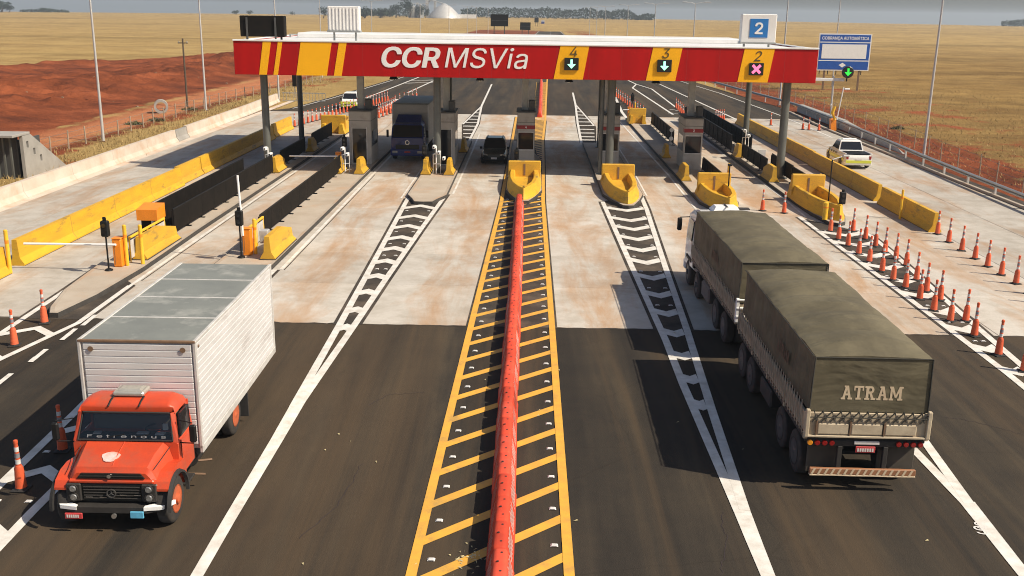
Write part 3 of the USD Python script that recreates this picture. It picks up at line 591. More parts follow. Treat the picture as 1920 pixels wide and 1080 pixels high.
part(can, 'lettering', fit(text('MSVia', 1.0, .03, False, .18), fas(834, 110), fas(990, 110), zc0 + .02, zc1 + .02, FY), 'sign_white')
def arrow_down(cx, cz, s):
    return [(cx, cz - s), (cx + s * .95, cz - s * .02), (cx + s * .48, cz + .04 * s), (cx + s * .26, cz - s * .14), (cx + s * .26, cz + s), (cx - s * .26, cz + s), (cx - s * .26, cz - s * .14), (cx - s * .48, cz + .04 * s), (cx - s * .95, cz - s * .02)]
def cross(cx, cz, s):
    a = shapely.affinity.rotate(shapely.box(cx - s, cz - s * .24, cx + s, cz + s * .24), 45); b = shapely.affinity.rotate(shapely.box(cx - s, cz - s * .24, cx + s, cz + s * .24), -45)
    return a.union(b)
for dg, tt, bb, vt, vb, dc, nc in (('4', (1051, 1105), (1038, 1092.7), 82, 146, (1071.5, 120), (1075.5, 97)), ('3', (1225, 1280), (1211, 1266), 86, 149, (1245.5, 123.5), (1249, 100)), ('2', (1396.5, 1453), (1382.5, 1439), 90, 153, (1417.5, 129.5), (1421.5, 105))):
    slant(tt[0], tt[1], bb[0], bb[1], vt, vb, 'lane_panel')
    q = aty(dc[0], dc[1], FY); n = aty(nc[0], nc[1], FY)
    d = sub(can, 'lane_display')
    part(d, 'housing', cbox(q[0] - .43, q[0] + .43, FY - .12, FY - .021, q[2] - .36, q[2] + .36, .02), 'display_black')
    if dg == '2': part(d, 'red_cross', prism(cross(q[0], q[2], .33), FY - .135, FY - .122, 'y'), 'led_red')
    else: part(d, 'green_arrow', prism(arrow_down(q[0], q[2], .27), FY - .135, FY - .122, 'y'), 'led_green')
    part(can, 'lane_number', fit(text(dg, 1, .02, False, .18), n[0] - .22, n[0] + .22, n[2] - .29, n[2] + .29, FY - .021), 'digit_dark')
for x, y, r in ((-16.45, 62.3, .23), (-5.75, 62.4, .23), (5.05, 62.4, .25), (15.75, 62.3, .25), (-17.3, 75.6, .2), (-6.05, 75.8, .2), (5.35, 75.8, .2), (16.35, 75.8, .22), (4.50, 62.6, .13)):
    c = part(can, 'column', lathe([(r, .175), (r, 6.298)], 16, c=(x, y, 0)), 'dark_steel', smooth=40)
    part(can, 'column_foot', cbox(x - r * 1.6, x + r * 1.6, y - r * 1.6, y + r * 1.6, .172, .215, .01), 'dark_steel')
for u in (738, 900, 1067, 1230):
    p = aty(u, 150, 66)
    h = thing('lane_camera', 'small dark camera hanging from the canopy above ' + {738: 'the blue truck lane', 900: 'the dark car lane', 1067: 'the empty lane beside the red barrier', 1230: 'the white truck lane'}[u], 'camera', group='lane cameras under the canopy')
    part(h, 'housing', hull([(p[0] + sx * a, 66 + sy * a, z) for sx in (-1, 1) for sy in (-1, 1) for a, z in ((.10, 6.0), (.26, 5.66))]), 'black_metal')
    part(h, 'lens', lathe([(.10, 5.60), (.12, 5.655)], 10, c=(p[0], 65.85, 0)), 'lamp_glass'); part(h, 'hanger', tube([(p[0], 66, 5.98), (p[0], 66, 6.31)], .03, 6), 'galvanised')
for i, x in enumerate((-14.5, -11.2, -8.3, -2.9, 2.4, 8, 13)):
    pass

# signs standing on the canopy
def roof_box(u0, u1, v0, v1, y, name, label, mats, num=None):
    a, b = aty(u0, v1, y), aty(u1, v0, y); t = thing(name, label, 'sign box')
    zb = max(8.2, a[2] + .12)
    part(t, 'box', cbox(a[0], b[0], y, y + .6, zb, b[2], .04), mats)
    if mats == 'white_metal': part(t, 'rim', join(cbox(a[0] - .05, b[0] + .05, y - .03, y + .63, zb - .06, zb + .06, .02)), 'galvanised')
    for x in (a[0] + .3, b[0] - .3): part(t, 'leg', cbox(x - .05, x + .05, y + .35, y + .5, 8.032, zb - .005), 'black_metal' if mats == 'black_panel' else 'galvanised')
    if num:
        c = aty(1423, 53, y)
        part(t, 'blue_square', cbox(c[0] - .54, c[0] + .54, y - .025, y - .003, c[2] - .54, c[2] + .54), 'sign_cyan')
        part(t, 'number', fit(text(num, 1, .015, True), c[0] - .24, c[0] + .24, c[2] - .34, c[2] + .34, y - .026), 'sign_white')
    return t, a, b, zb
t, a, b, zb = roof_box(451, 532, 30, 72, 62.0, 'lane_sign_box', 'black box sign standing on the left end of the canopy roof', 'black_panel')
for f in (.16, .80): part(t, 'brace', cbox(a[0] + f * (b[0] - a[0]) - .05, a[0] + f * (b[0] - a[0]) + .05, 61.93, 61.995, 8.2, b[2] - .1), 'booth_dark')
t, a, b, zb = roof_box(615, 673, 12, 62, 62.4, 'lane_sign_box', 'white ribbed box sign on the canopy roof with no number facing forward', 'white_metal')
for k in range(9): x = a[0] + .12 + k * (b[0] - a[0] - .24) / 8; part(t, 'rib', cbox(x - .03, x + .03, 62.37, 62.398, zb + .1, b[2] - .1), 'sign_white')
roof_box(1388, 1458, 27, 84, 61.6, 'lane_sign_box', 'white box sign with a white 2 on a blue square on the canopy roof', 'white_metal', '2')

# ------------------------------------------------------------------ toll booths
def booth(x0, x1, y0, y1, h, label, style, num):
    t = thing('toll_booth', label, 'toll booth', group=None)
    z = ISH + .006; w = x1 - x0
    part(t, 'body', cbox(x0, x1, y0, y1, z, h, .05), 'booth_grey')
    if style == 'door':
        part(t, 'doorway', cbox(x0 + .16 * w, x0 + .78 * w, y0 - .012, y0 + .02, z + .12, z + 2.35), 'dark_glass')
        for q in (cbox(x0 + .12 * w, x0 + .16 * w, y0 - .03, y0 + .01, z + .05, z + 2.45), cbox(x0 + .78 * w, x0 + .82 * w, y0 - .03, y0 + .01, z + .05, z + 2.45)): part(t, 'door_frame', q, 'alu_trim')
    else:
        part(t, 'band', cbox(x0 - .012, x1 + .012, y0 - .014, y0 + .5, 2.62, 2.86), 'band_red')
        part(t, 'number', fit(text(num, 1, .01, True), (x0 + x1) / 2 - .05, (x0 + x1) / 2 + .06, 2.66, 2.82, y0 - .015), 'sign_white')
        part(t, 'window', cbox(x0 + .08 * w, x1 - .08 * w, y0 - .010, y0 + .02, 1.30, 2.38), 'dark_glass')
        part(t, 'window_frame', cbox(x0 + .05 * w, x1 - .05 * w, y0 - .035, y0 + .01, 2.385, 2.45), 'alu_trim'); part(t, 'window_sill', cbox(x0 + .05 * w, x1 - .05 * w, y0 - .035, y0 + .01, 1.22, 1.295), 'alu_trim')
    for s in (x0 - .01, x1 - .02): part(t, 'side_window', cbox(s, s + .03, y0 + .35, y1 - .4, 1.35, 2.35), 'dark_glass')
    part(t, 'seam', cbox(x0 - .006, x1 + .006, y0 - .006, y1 + .006, 3.02, 3.05), 'booth_dark')
    part(t, 'roof_lip', cbox(x0 - .06, x1 + .06, y0 - .06, y1 + .06, h + .002, h + .07, .02), 'booth_dark')
    part(t, 'air_conditioner', cbox(x1 - .42, x1 - .02, y0 + .3, y0 + .9, h + .072, h + .75, .04), 'booth_dark')
    part(t, 'service_duct', cbox((x0 + x1) / 2 - .3, (x0 + x1) / 2 + .12, y0 + 1.0, y0 + 1.4, h + .072, 6.295), 'galvanised')
    return t
booth(-11.75, -10.3, 64.9, 67.9, 3.66, 'grey toll booth with dark doorway, left of the blue truck', 'door', '')
booth(-5.95, -4.85, 65.0, 67.8, 3.62, 'grey toll booth with dark doorway between the blue truck and dark car', 'door', '')
booth(-.80, .36, 65.4, 68.0, 3.70, 'grey toll booth with red band behind the central yellow crash nose', 'window', '4')
booth(4.72, 5.92, 65.4, 68.0, 3.60, 'grey toll booth with red band, half hidden by a dark column', 'window', '3')
booth(10.05, 11.25, 64.9, 67.7, 3.52, 'grey toll booth with red band, rightmost of the five booths', 'window', '2')

# ------------------------------------------------------------------ yellow crash noses
NOSE = [(-1.0, 7.6), (-1.02, 5.0), (-.97, 3.6), (-.82, 2.1), (-.52, .85), (-.24, .15), (0, 0), (.24, .15), (.52, .85), (.82, 2.1), (.97, 3.6), (1.02, 5.0), (1.0, 7.6)]
def crash_nose(label, loc, rz=0, scale=None, clutter=True):
    t = thing('crash_nose', label, 'crash barrier', loc, rz, scale=scale)
    path = np.array(NOSE); prof = [(0, 0), (-.03, .10), (-.13, .30), (-.17, .60), (-.20, .63), (-.41, .63), (-.44, .60), (-.50, .02)]
    rs = []
    for i in range(len(path)):
        d = path[min(i + 1, len(path) - 1)] - path[max(i - 1, 0)]; d /= np.linalg.norm(d); n = np.array([d[1], -d[0]])   # n points outwards on a path that runs from left to right round the tip
        if i == 6: n = np.array([0, -1.0])
        n = -n if n @ (path[i] - np.array([0, 5.0])) < 0 else n
        hh = 1.0
        rs.append([(path[i][0] + n[0] * a, path[i][1] + n[1] * a, z * (hh if z > .2 else 1)) for a, z in prof])
    part(t, 'rim_wall', rings(rs)[0:2] if False else rings([r[::-1] for r in rs]), 'barrier_yellow', smooth=35)
    part(t, 'back_wall', cbox(-.98, .98, 6.55, 6.85, 0, 1.16, .04), 'barrier_yellow_b')
    part(t, 'floor', prism([(-.56, 6.6), (-.56, 3.8), (-.42, 2.0), (0, .75), (.42, 2.0), (.56, 3.8), (.56, 6.6)], .0, .22), 'barrier_yellow_b')
    if clutter:
        part(t, 'sump', cbox(-.20, .22, 2.2, 3.2, .222, .235, .005), 'rust_brown'); part(t, 'drain_stain', cbox(-.05, .06, 6.53, 6.548, .3, 1.0), 'rust_brown')
    return t
zi = ISH + .006
crash_nose('yellow hollow crash nose at the far end of the red barrier', (-.25, 53.2, zi))
crash_nose('yellow hollow crash nose with a column behind, right of the red barrier', (5.35, 52.5, zi))
crash_nose('yellow crash nose partly hidden behind the white truck cab', (10.45, 50.9, zi), scale=(.95, .72, 1.1))
crash_nose('yellow hollow crash nose at the head of the double cone row', (15.55, 48.9, zi), scale=(.93, .93, 1.18))
crash_nose('yellow crash nose facing away on the island beyond the black walls, left', (-16.1, 88.5, zi), math.pi, scale=(1.05, .95, 1.25), clutter=False)
crash_nose('small yellow crash nose facing away beyond the rightmost booth', (10.0, 98.0, zi), math.pi, scale=(.8, .7, 1.2), clutter=False)

# ------------------------------------------------------------------ barriers
JER = lambda h, w=.31: [(-w, 0), (w, 0), (w, .07), (.15, .32), (.10, h), (-.10, h), (-.15, .32), (-w, .07)]
def jersey(x, y0, y1, label, m='barrier_yellow', h=.95, z=0.0, rz=0.0, cat='barrier', w=.31, pieces=1, group=None, slots=True):
    t = thing('concrete_barrier', label, cat, (x, y0, z), rz, group=group); L = (y1 - y0)
    v, f = prism(JER(h, w), 0, L, 'y')
    part(t, 'body', (v, f), m)
    if slots and L > 5:
        n = int(L // 6)
        for k in range(1, n + 1): part(t, 'joint', prism([(a * 1.008, b * (1.002 if b > 0 else 1)) for a, b in JER(h, w)], k * L / (n + 1) - .012, k * L / (n + 1) + .012, 'y'), 'rust_brown' if m != 'wall_concrete' else 'grey_concrete')
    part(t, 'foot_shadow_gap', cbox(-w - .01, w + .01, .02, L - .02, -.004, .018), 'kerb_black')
    return t
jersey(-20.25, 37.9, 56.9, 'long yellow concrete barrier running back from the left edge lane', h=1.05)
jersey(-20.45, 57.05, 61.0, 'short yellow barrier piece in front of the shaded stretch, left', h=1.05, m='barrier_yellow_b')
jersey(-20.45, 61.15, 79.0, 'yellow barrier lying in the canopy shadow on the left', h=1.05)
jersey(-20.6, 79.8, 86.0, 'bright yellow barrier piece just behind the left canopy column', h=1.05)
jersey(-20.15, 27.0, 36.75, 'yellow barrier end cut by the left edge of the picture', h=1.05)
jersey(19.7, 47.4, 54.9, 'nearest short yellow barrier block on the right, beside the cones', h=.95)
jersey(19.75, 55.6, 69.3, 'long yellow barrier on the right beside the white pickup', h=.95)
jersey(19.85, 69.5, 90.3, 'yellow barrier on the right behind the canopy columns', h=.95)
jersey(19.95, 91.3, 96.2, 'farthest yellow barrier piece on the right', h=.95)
def wing(x, y, L, label, side, z=zi):
    t = thing('wing_barrier', label, 'barrier', (x, y, z))
    rs = []
    for k, (yy, hh) in enumerate(((0, .95), (.55 * L, .95), (.8 * L, .72), (L, .55))):
        rs.append([(a, yy, b * hh / .95) for a, b in JER(.95, .30)])
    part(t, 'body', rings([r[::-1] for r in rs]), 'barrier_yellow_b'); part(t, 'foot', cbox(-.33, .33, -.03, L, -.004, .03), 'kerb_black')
    return t
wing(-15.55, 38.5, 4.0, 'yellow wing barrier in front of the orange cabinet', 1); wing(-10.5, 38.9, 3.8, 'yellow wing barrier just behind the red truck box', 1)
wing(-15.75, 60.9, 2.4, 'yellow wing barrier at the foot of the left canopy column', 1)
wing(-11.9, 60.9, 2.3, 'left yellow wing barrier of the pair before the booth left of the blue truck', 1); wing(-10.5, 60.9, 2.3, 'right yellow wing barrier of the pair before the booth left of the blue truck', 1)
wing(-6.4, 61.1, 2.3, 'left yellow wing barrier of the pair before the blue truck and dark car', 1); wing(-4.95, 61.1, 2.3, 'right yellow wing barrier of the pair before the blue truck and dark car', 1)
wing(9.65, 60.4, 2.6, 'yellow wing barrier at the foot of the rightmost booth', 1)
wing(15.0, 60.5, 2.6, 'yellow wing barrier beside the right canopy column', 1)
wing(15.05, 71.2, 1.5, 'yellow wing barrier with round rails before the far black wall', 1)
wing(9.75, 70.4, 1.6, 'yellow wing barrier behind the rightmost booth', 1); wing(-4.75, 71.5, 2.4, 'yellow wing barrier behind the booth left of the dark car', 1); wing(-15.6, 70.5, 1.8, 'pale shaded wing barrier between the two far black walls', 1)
for k in range(2):
    pass

# left roadside concrete wall in cast lengths, with a grey piece in the gap
wl = thing('roadside_wall', 'long pale concrete wall along the left edge of the road', 'wall')
LW = lambda h: [(.38, 0), (.38, .08), (.20, .35), (.13, h), (-.13, h), (-.16, 0)]
ys = [24, 31, 38, 45, 52, 58, 64, 70, 76]
def wall_x(y): return float(np.interp(y, [24, 49, 73, 97, 111], [-27.1, -27.1, -27.2, -27.5, -28.0]))
def wall_piece(parent, y0, y1, m, h=.92, h1=None, name='wall_length'):
    a = [(wall_x(y0) + p, y0, q) for p, q in LW(h)]; b = [(wall_x(y1) + p, y1, q) for p, q in LW(h1 or h)]
    part(parent, name, rings([a[::-1], b[::-1]]), m)
for k in range(len(ys) - 1): wall_piece(wl, ys[k] + .012, ys[k + 1] - .012, 'wall_concrete')
gp = thing('wall_gap_piece', 'short dark grey barrier piece closing the gap in the pale wall', 'barrier'); wall_piece(gp, 76.1, 78.6, 'grey_concrete', .85, name='body')
w2 = thing('roadside_wall', 'pale concrete wall continuing behind the gap towards the canopy', 'wall')
ys = [78.7, 85, 91.5, 98, 104.5, 111]
for k in range(len(ys) - 1): wall_piece(w2, ys[k] + .012, ys[k + 1] - .012, 'wall_concrete')

# grey shelter with a sloped side wall behind the pale wall
sh = thing('concrete_shelter', 'grey concrete structure with a sloped side panel and dark slots', 'shelter')
sp = Polygon([(58.6, -.05), (63.9, -.05), (59.6, 2.5), (58.6, 2.5)])
for yy, zz in ((59.0, 1.95), (59.75, 1.45), (60.5, .95)): sp = sp.difference(shapely.box(yy, zz - .22, yy + .26, zz + .18))
part(sh, 'side_panel', prism(sp, -30.25, -30.05, 'x'), 'grey_concrete')
part(sh, 'slot_backing', cbox(-30.6, -30.5, 58.8, 61.6, 0, 2.2), 'booth_dark'); part(sh, 'roof', cbox(-37, -30.02, 57.4, 59.5, 2.51, 2.66, .02), 'grey_concrete')
part(sh, 'back_wall', cbox(-37, -30.6, 58.9, 59.1, -.05, 2.5), 'booth_dark')
for k in range(4): part(sh, 'post', cbox(-30.75 - k * .42, -30.65 - k * .42, 58.3, 58.42, -.05, 2.5), 'dark_steel')
part(sh, 'post', cbox(-34.1, -33.9, 58.3, 58.5, -.05, 2.5), 'grey_concrete')

# ------------------------------------------------------------------ black panel walls on the islands
def panel_wall(x, y0, y1, h, label, z=zi, pitch=2.0, gap=.12):
    t = thing('panel_wall', label, 'panel wall'); n = max(1, round((y1 - y0) / pitch)); st = (y1 - y0) / n
    for k in range(n):
        part(t, 'panel', cbox(x - .022, x + .022, y0 + k * st + .004, y0 + (k + 1) * st - .004, z + gap, z + h, .01), 'black_panel')
    for k in range(n + 1):
        yy = y0 + k * st; part(t, 'post', cbox(x - .065, x - .024, yy - .03, yy + .03, z, z + h - .04), 'black_metal')
        part(t, 'foot', cbox(x - .16, x + .12, yy - .07, yy + .07, z, z + .03), 'black_metal')
    part(t, 'top_rail', cbox(x - .03, x + .03, y0, y1, z + h + .002, z + h + .05, .01), 'black_metal')
    return t
panel_wall(-15.78, 43.2, 60.8, 1.12, 'long black panel wall nearest the lane, behind the orange cabinet')
panel_wall(-16.5, 43.0, 57.0, 1.42, 'taller black panel wall standing behind the first one by the orange cabinet')
panel_wall(-11.75, 42.6, 61.6, 1.05, 'black panel wall between two lanes directly behind the red truck box')
panel_wall(-15.85, 63.2, 70.2, 1.05, 'black panel wall in the shade behind the left canopy column'); panel_wall(-15.85, 72.6, 80.0, 1.05, 'far black panel wall before the rear yellow crash nose, left')
panel_wall(11.2, 77.5, 92.0, 1.15, 'short black panel wall with white discs behind the rightmost booth')
panel_wall(15.0, 74.0, 97.0, 1.25, 'long black panel wall right of the rightmost booth'); panel_wall(16.25, 73.0, 96.0, 1.35, 'taller black panel wall behind the long one near the far yellow barrier')
panel_wall(15.2, 63.4, 71.0, 1.0, 'black panel wall between the two yellow wing barriers on the right'); panel_wall(16.1, 60.5, 66.0, 1.0, 'short black panel wall behind the right canopy column'); panel_wall(16.0, 55.8, 60.2, 1.0, 'black panel wall just behind the crash nose at the cone rows')
panel_wall(11.3, 57.2, 64.4, .9, 'dark panel wall in front of the rightmost booth')

# ------------------------------------------------------------------ lane equipment
cab = thing('cabinet', 'orange topped cabinet on a dark stand before the black walls', 'cabinet')
part(cab, 'hood', hull([(x, y, z) for x, y, z in ((-16.95, 42.0, 1.05), (-16.05, 42.0, 1.05), (-16.95, 42.0, 1.52), (-16.05, 42.0, 1.52), (-16.95, 43.0, 1.05), (-16.05, 43.0, 1.05), (-16.95, 43.0, 1.66), (-16.05, 43.0, 1.66))]), 'orange_paint')
part(cab, 'stand', cbox(-16.85, -16.15, 42.2, 42.9, zi, 1.045, .02), 'black_panel'); part(cab, 'post', cbox(-16.35, -16.25, 42.05, 42.18, zi, 1.04), 'pole_grey')
def signal_post(x, y, h, label, z=zi, lamp=None):
    t = thing('signal_post', label, 'traffic signal')
    part(t, 'post', tube([(x, y, z), (x, y, z + h - .6)], .035, 8), 'black_metal'); part(t, 'base', lathe([(.16, z), (.14, z + .05), (.05, z + .09)], 10, c=(x, y, 0)), 'black_metal')
    part(t, 'head', cbox(x - .15, x + .15, y - .1, y + .12, z + h - .62, z + h, .04), 'black_metal'); part(t, 'visor', cbox(x - .07, x + .07, y - .03, y + .03, z + h + .002, z + h + .14, .02), 'black_metal')
    for k in range(2): part(t, 'lens', lathe([(.085, 0), (.07, .02)], 12, 'y', (x, y - .12, z + h - .18 - .26 * k)), 'dark_glass')
    return t
signal_post(-16.1, 36.8, 1.95, 'black two lamp signal on a thin post at the left island tip'); signal_post(-11.65, 39.2, 1.95, 'black two lamp signal beside the raised white gate arm')
signal_post(-11.9, 64.0, 1.9, 'black signal before the booth left of the blue truck'); signal_post(8.95 + .6, 94.0, 2.6, 'black signal on the island beyond the rightmost booth')
signal_post(14.9 + .9, 49.6, 1.35, 'low black signal at the tip of the yellow crash nose by the cones')
signal_post(-6.55, 62.2, 1.7, 'black signal at the bare island end before the blue truck'); signal_post(-.75, 61.6, 1.6, 'black signal behind the central crash nose')
def gate(x, y, label, raised, arm=4.0, h=1.1, z=zi, dirx=-1):
    t = thing('barrier_gate', label, 'barrier gate')
    part(t, 'housing', cbox(x - .17, x + .17, y - .17, y + .17, z, z + h, .03), 'orange_paint'); part(t, 'cap', cbox(x - .19, x + .19, y - .19, y + .19, z + h + .002, z + h + .05, .02), 'orange_paint')
    part(t, 'door_seam', cbox(x - .10, x - .085, y - .176, y - .168, z + .1, z + h - .1), 'rust_brown')
    if raised: part(t, 'arm', tube([(x - .12, y - .21, z + h - .25), (x - .20, y - .21, z + h + arm * .62)], .045, 8), 'sign_white')
    else: part(t, 'arm', tube([(x, y - .21, z + h - .2), (x + dirx * arm, y - .21, z + h - .22)], .045, 8), 'sign_white')
    return t
gate(-15.95, 37.5, 'orange gate post with its white arm lowered across the left lane', False, 3.6); gate(-11.5, 39.7, 'orange gate post with its long white arm raised', True, 3.6)
gate(-12.15, 63.2, 'orange gate with white arm lowered in the shade left of the booth', False, 3.1, 1.0)
gate(9.5, 96.0, 'orange gate beyond the rightmost booth', False, .6, 1.2)
def bollard(x, y, h, label, z=zi, r=.075, m='post_yellow', group=None):
    t = thing('bollard', label, 'bollard', group=group); part(t, 'post', lathe([(r, z), (r, z + h), (r * .6, z + h + .03)], 12, c=(x, y, 0)), m, smooth=40); part(t, 'band', lathe([(r + .004, z + h * .7), (r + .004, z + h * .78)], 12, c=(x, y, 0)), 'orange_paint'); return t
bollard(-15.7, 37.6, 1.6, 'yellow post right behind the orange gate on the left island'); bollard(-15.2, 37.9, 1.55, 'yellow post between the orange gate and the wing barrier'); bollard(-11.25, 39.9, 1.45, 'yellow post beside the raised gate arm')
bollard(-19.9, 36.7, 1.7, 'tall yellow post standing at the left edge of the picture', 0.0); bollard(9.95, 95.2, 1.7, 'tall yellow post beyond the rightmost booth'); bollard(18.6 + .55, 50.6, 1.5, 'slim yellow post standing behind the nearest right barrier', 0.0, .06); bollard(11.35, 56.3, 1.7, 'yellow post behind the crash nose by the white cab'); bollard(15.7, 55.9, 1.2, 'yellow post at the back of the crash nose by the cones'); bollard(16.35, 55.6, 1.3, 'second yellow post at the back of the crash nose by the cones')
bollard(-20.9, 78.9, 1.9, 'slim yellow post by the shaded left barrier', 0.0, .05)
bollard(14.35 + .55, 49.25, .85, 'short yellow post at the very tip of the crash nose by the cones', zi, .13)
def railing(x, y0, y1, label, m='post_yellow', h=1.0, z=zi):
    t = thing('railing', label, 'railing')
    for yy in (y0, (y0 + y1) / 2, y1): part(t, 'post', tube([(x, yy, z), (x, yy, z + h)], .03, 6), m)
    part(t, 'top_rail', cbox(x - .05, x + .05, y0, y1, z + h, z + h + .09, .02), m); part(t, 'mesh_panel', cbox(x - .008, x + .008, y0 + .03, y1 - .03, z + .15, z + h - .08), 'alu_trim')
railing(-15.75, 38.1, 42.0, 'yellow topped railing before the orange cabinet', h=.95); railing(-11.55, 40.2, 42.4, 'yellow topped railing before the black wall behind the red truck')
eb = thing('electric_box', 'small grey box beside the yellow wing barrier behind the red truck', 'box'); part(eb, 'body', cbox(-11.2, -10.85, 40.4, 40.8, .5, 1.05, .02), 'pole_grey'); part(eb, 'leg', cbox(-11.06, -11.0, 40.55, 40.65, zi, .498), 'pole_grey'); part(eb, 'door', cbox(-11.17, -10.88, 40.385, 40.398, .54, 1.01), 'alu_trim')
def lane_camera_post(x, y, h, label, heads=2, m='sign_white'):
    t = thing('camera_post', label, 'camera post')
    part(t, 'post', tube([(x, y, zi), (x, y, zi + h)], .04, 8), m)
    for k in range(heads):
        a = -.12 + .3 * k; part(t, 'camera', cbox(x + a - .09, x + a + .09, y - .32, y + .12, zi + h - .15 - .35 * k, zi + h + .05 - .35 * k, .03), m); part(t, 'lens', lathe([(.05, 0), (.05, .02)], 8, 'y', (x + a, y - .345, zi + h - .05 - .35 * k)), 'dark_glass')
    part(t, 'frame', join(tube([(x - .2, y + .1, zi), (x - .2, y + .1, zi + h * .7)], .025, 6), tube([(x + .25, y + .1, zi), (x + .25, y + .1, zi + h * .7)], .025, 6), tube([(x - .2, y + .1, zi + h * .7), (x + .25, y + .1, zi + h * .7)], .025, 6), tube([(x - .2, y + .1, zi + h * .35), (x + .25, y + .1, zi + h * .35)], .025, 6)), m)
lane_camera_post(-11.45, 61.6, 1.55, 'white camera frame between the pair of yellow wings left of the blue truck'); lane_camera_post(-5.75, 61.6, 1.75, 'white camera frame between the yellow wings beside the dark car', 3)
lane_camera_post(-16.2, 61.4, 1.5, 'white camera frame behind the left canopy column'); lane_camera_post(15.55, 72.0, 1.9, 'white camera heads before the far black wall on the right')
lp = thing('lamp_post', 'small lamp on a thin dark post inside the crash nose by the cones', 'lamp post'); part(lp, 'post', tube([(15.95, 52.4, zi), (15.95, 52.4, 2.75)], .035, 6), 'black_metal'); part(lp, 'arm', tube([(15.95, 52.4, 2.75), (16.6, 52.5, 2.95)], .03, 6), 'pole_grey'); part(lp, 'head', cbox(16.5, 16.85, 52.4, 52.6, 2.90, 3.0, .03), 'pole_grey')
lp = thing('lamp_post', 'thin dark post in front of the yellow nose by the white cab', 'lamp post'); part(lp, 'post', tube([(11.05, 54.6, zi), (11.05, 54.6, 2.0)], .035, 6), 'black_metal'); part(lp, 'head', cbox(10.95, 11.15, 54.5, 54.7, 2.0, 2.12, .02), 'black_metal')
for x in (-2.2 + 14.0,): pass
disc = thing('convex_mirror', 'round pale marker discs fixed before the short black wall', 'marker'); part(disc, 'post', tube([(10.95, 77.2, zi), (10.95, 77.2, 1.5)], .03, 6), 'galvanised')
for z in (.75, 1.4): part(disc, 'disc', lathe([(.16, 0), (.16, .03)], 14, 'y', (10.95, 77.13, z)), 'sign_white')
bd = thing('warning_board', 'small red and white board between black walls on the right', 'board'); part(bd, 'board', cbox(15.3, 15.8, 66.6, 66.65, .5, 1.35), 'plate_white'); part(bd, 'red_field', cbox(15.36, 15.74, 66.58, 66.598, .56, .95), 'barrier_red'); part(bd, 'leg', cbox(15.5, 15.56, 66.66, 66.7, zi, 1.2), 'galvanised')

# ------------------------------------------------------------------ road studs
stud = None
rngs = np.random.default_rng(3)
for i, (x, y) in enumerate(stud_spots):
    yel = -2.1 < x < 1.2
    if stud is None:
        stud = thing('road_stud', 'pale reflective stud set in the yellow hatching beside the red barrier', 'road stud', (x, y, Z2), group='studs in the yellow hatching')
        part(stud, 'body', hull([(sx * a, sy * b, z) for sx in (-1, 1) for sy in (-1, 1) for a, b, z in ((.075, .055, 0), (.045, .03, .025))]), 'cone_white')
        part(stud, 'reflector', cbox(-.05, .05, -.056, -.046, .004, .018), 'lamp_glass')
    else:
        c = 'pale reflective stud set in the yellow hatching beside the red barrier' if yel else 'white stud between the white chevrons ' + ('left of the centre lane' if -7 < x < -4 else 'right of the centre lane' if 4 < x < 7 else 'under the double cone row' if x > 12 else 'beside the red truck')
        copy(stud, (x, y, Z2), 0, c, 'studs in the yellow hatching' if yel else 'studs between the chevrons ' + c.split('chevrons ')[1])

# ------------------------------------------------------------------ red plastic barrier
cent = [g2(937, 1080), g2(950, 800), g2(963, 590), g2(971, 420), g2(974.5, 379)]
cent = sorted([(x, y) for x, y in cent], key=lambda q: q[1])
def red_x(y): return float(np.interp(y * .945, [c[1] for c in cent], [c[0] for c in cent])) * 1.0
SEG = 1.02; rb = None; PR = [(.26, 0), (.26, .06), (.228, .14), (.135, .49), (.105, .535), (.045, .55), (-.045, .55), (-.105, .535), (-.135, .49), (-.228, .14), (-.26, .06), (-.26, 0)]
def red_segment(label, loc, rz, grp):
    t = thing('plastic_barrier', label, 'plastic barrier', loc, rz, group=grp)
    s = lambda k, y: [(a * k, y, b * (k if b > .3 else 1)) for a, b in PR[::-1]]
    part(t, 'body', rings([s(.80, 0), s(.90, .03), s(1, .07), s(1.0, SEG * .5 - .04), s(.97, SEG * .5), s(1.0, SEG * .5 + .04), s(1, SEG - .07), s(.90, SEG - .03), s(.80, SEG - .005)]), 'barrier_red', smooth=50)
    bars = []
    for sd in (-1, 1):
        for k in range(6):
            y0 = .07 + k * .135; bars.append(([(sd * .231, y0, .17), (sd * .231, y0 + .05, .17), (sd * .157, y0 + .19, .45), (sd * .157, y0 + .14, .45), (sd * .218, y0, .17), (sd * .218, y0 + .05, .17), (sd * .144, y0 + .19, .45), (sd * .144, y0 + .14, .45)], [[0, 1, 2], [0, 2, 3], [2, 1, 0], [3, 2, 0], [4, 5, 6], [4, 6, 7]]))
    part(t, 'reflective_stripes', join(*bars), 'cone_white', kind='stuff')
    part(t, 'filler_hole', join(*[lathe([(.024, .546), (.024, .555)], 8, c=(dx, yy, 0)) for dx, yy in ((.02, .2), (-.035, .52), (.03, .82))]), 'hole_black', kind='stuff')
    return t
n = 0
ys = np.arange(13.2, 52.9, SEG)
for i, y in enumerate(ys):
    x = red_x(y); rz = -math.atan2(red_x(y + SEG) - x, SEG)
    if y < 14.6:
        lb = 'red plastic barrier segment cut by the bottom edge of the picture'
    else:
        n += 1; lb = f'red plastic barrier segment, {nth(n)} full one from the bottom of the picture' if n > 1 else 'red plastic barrier segment, nearest full one to the bottom of the picture'
    z = Z2 + .002
    if rb is None: rb = red_segment(lb, (x, y, z), rz, 'red barrier segments down the centre')
    else: copy(rb, (x + rngs.uniform(-.012, .012), y, z), rz + rngs.uniform(-.012, .012), lb, 'red barrier segments down the centre')
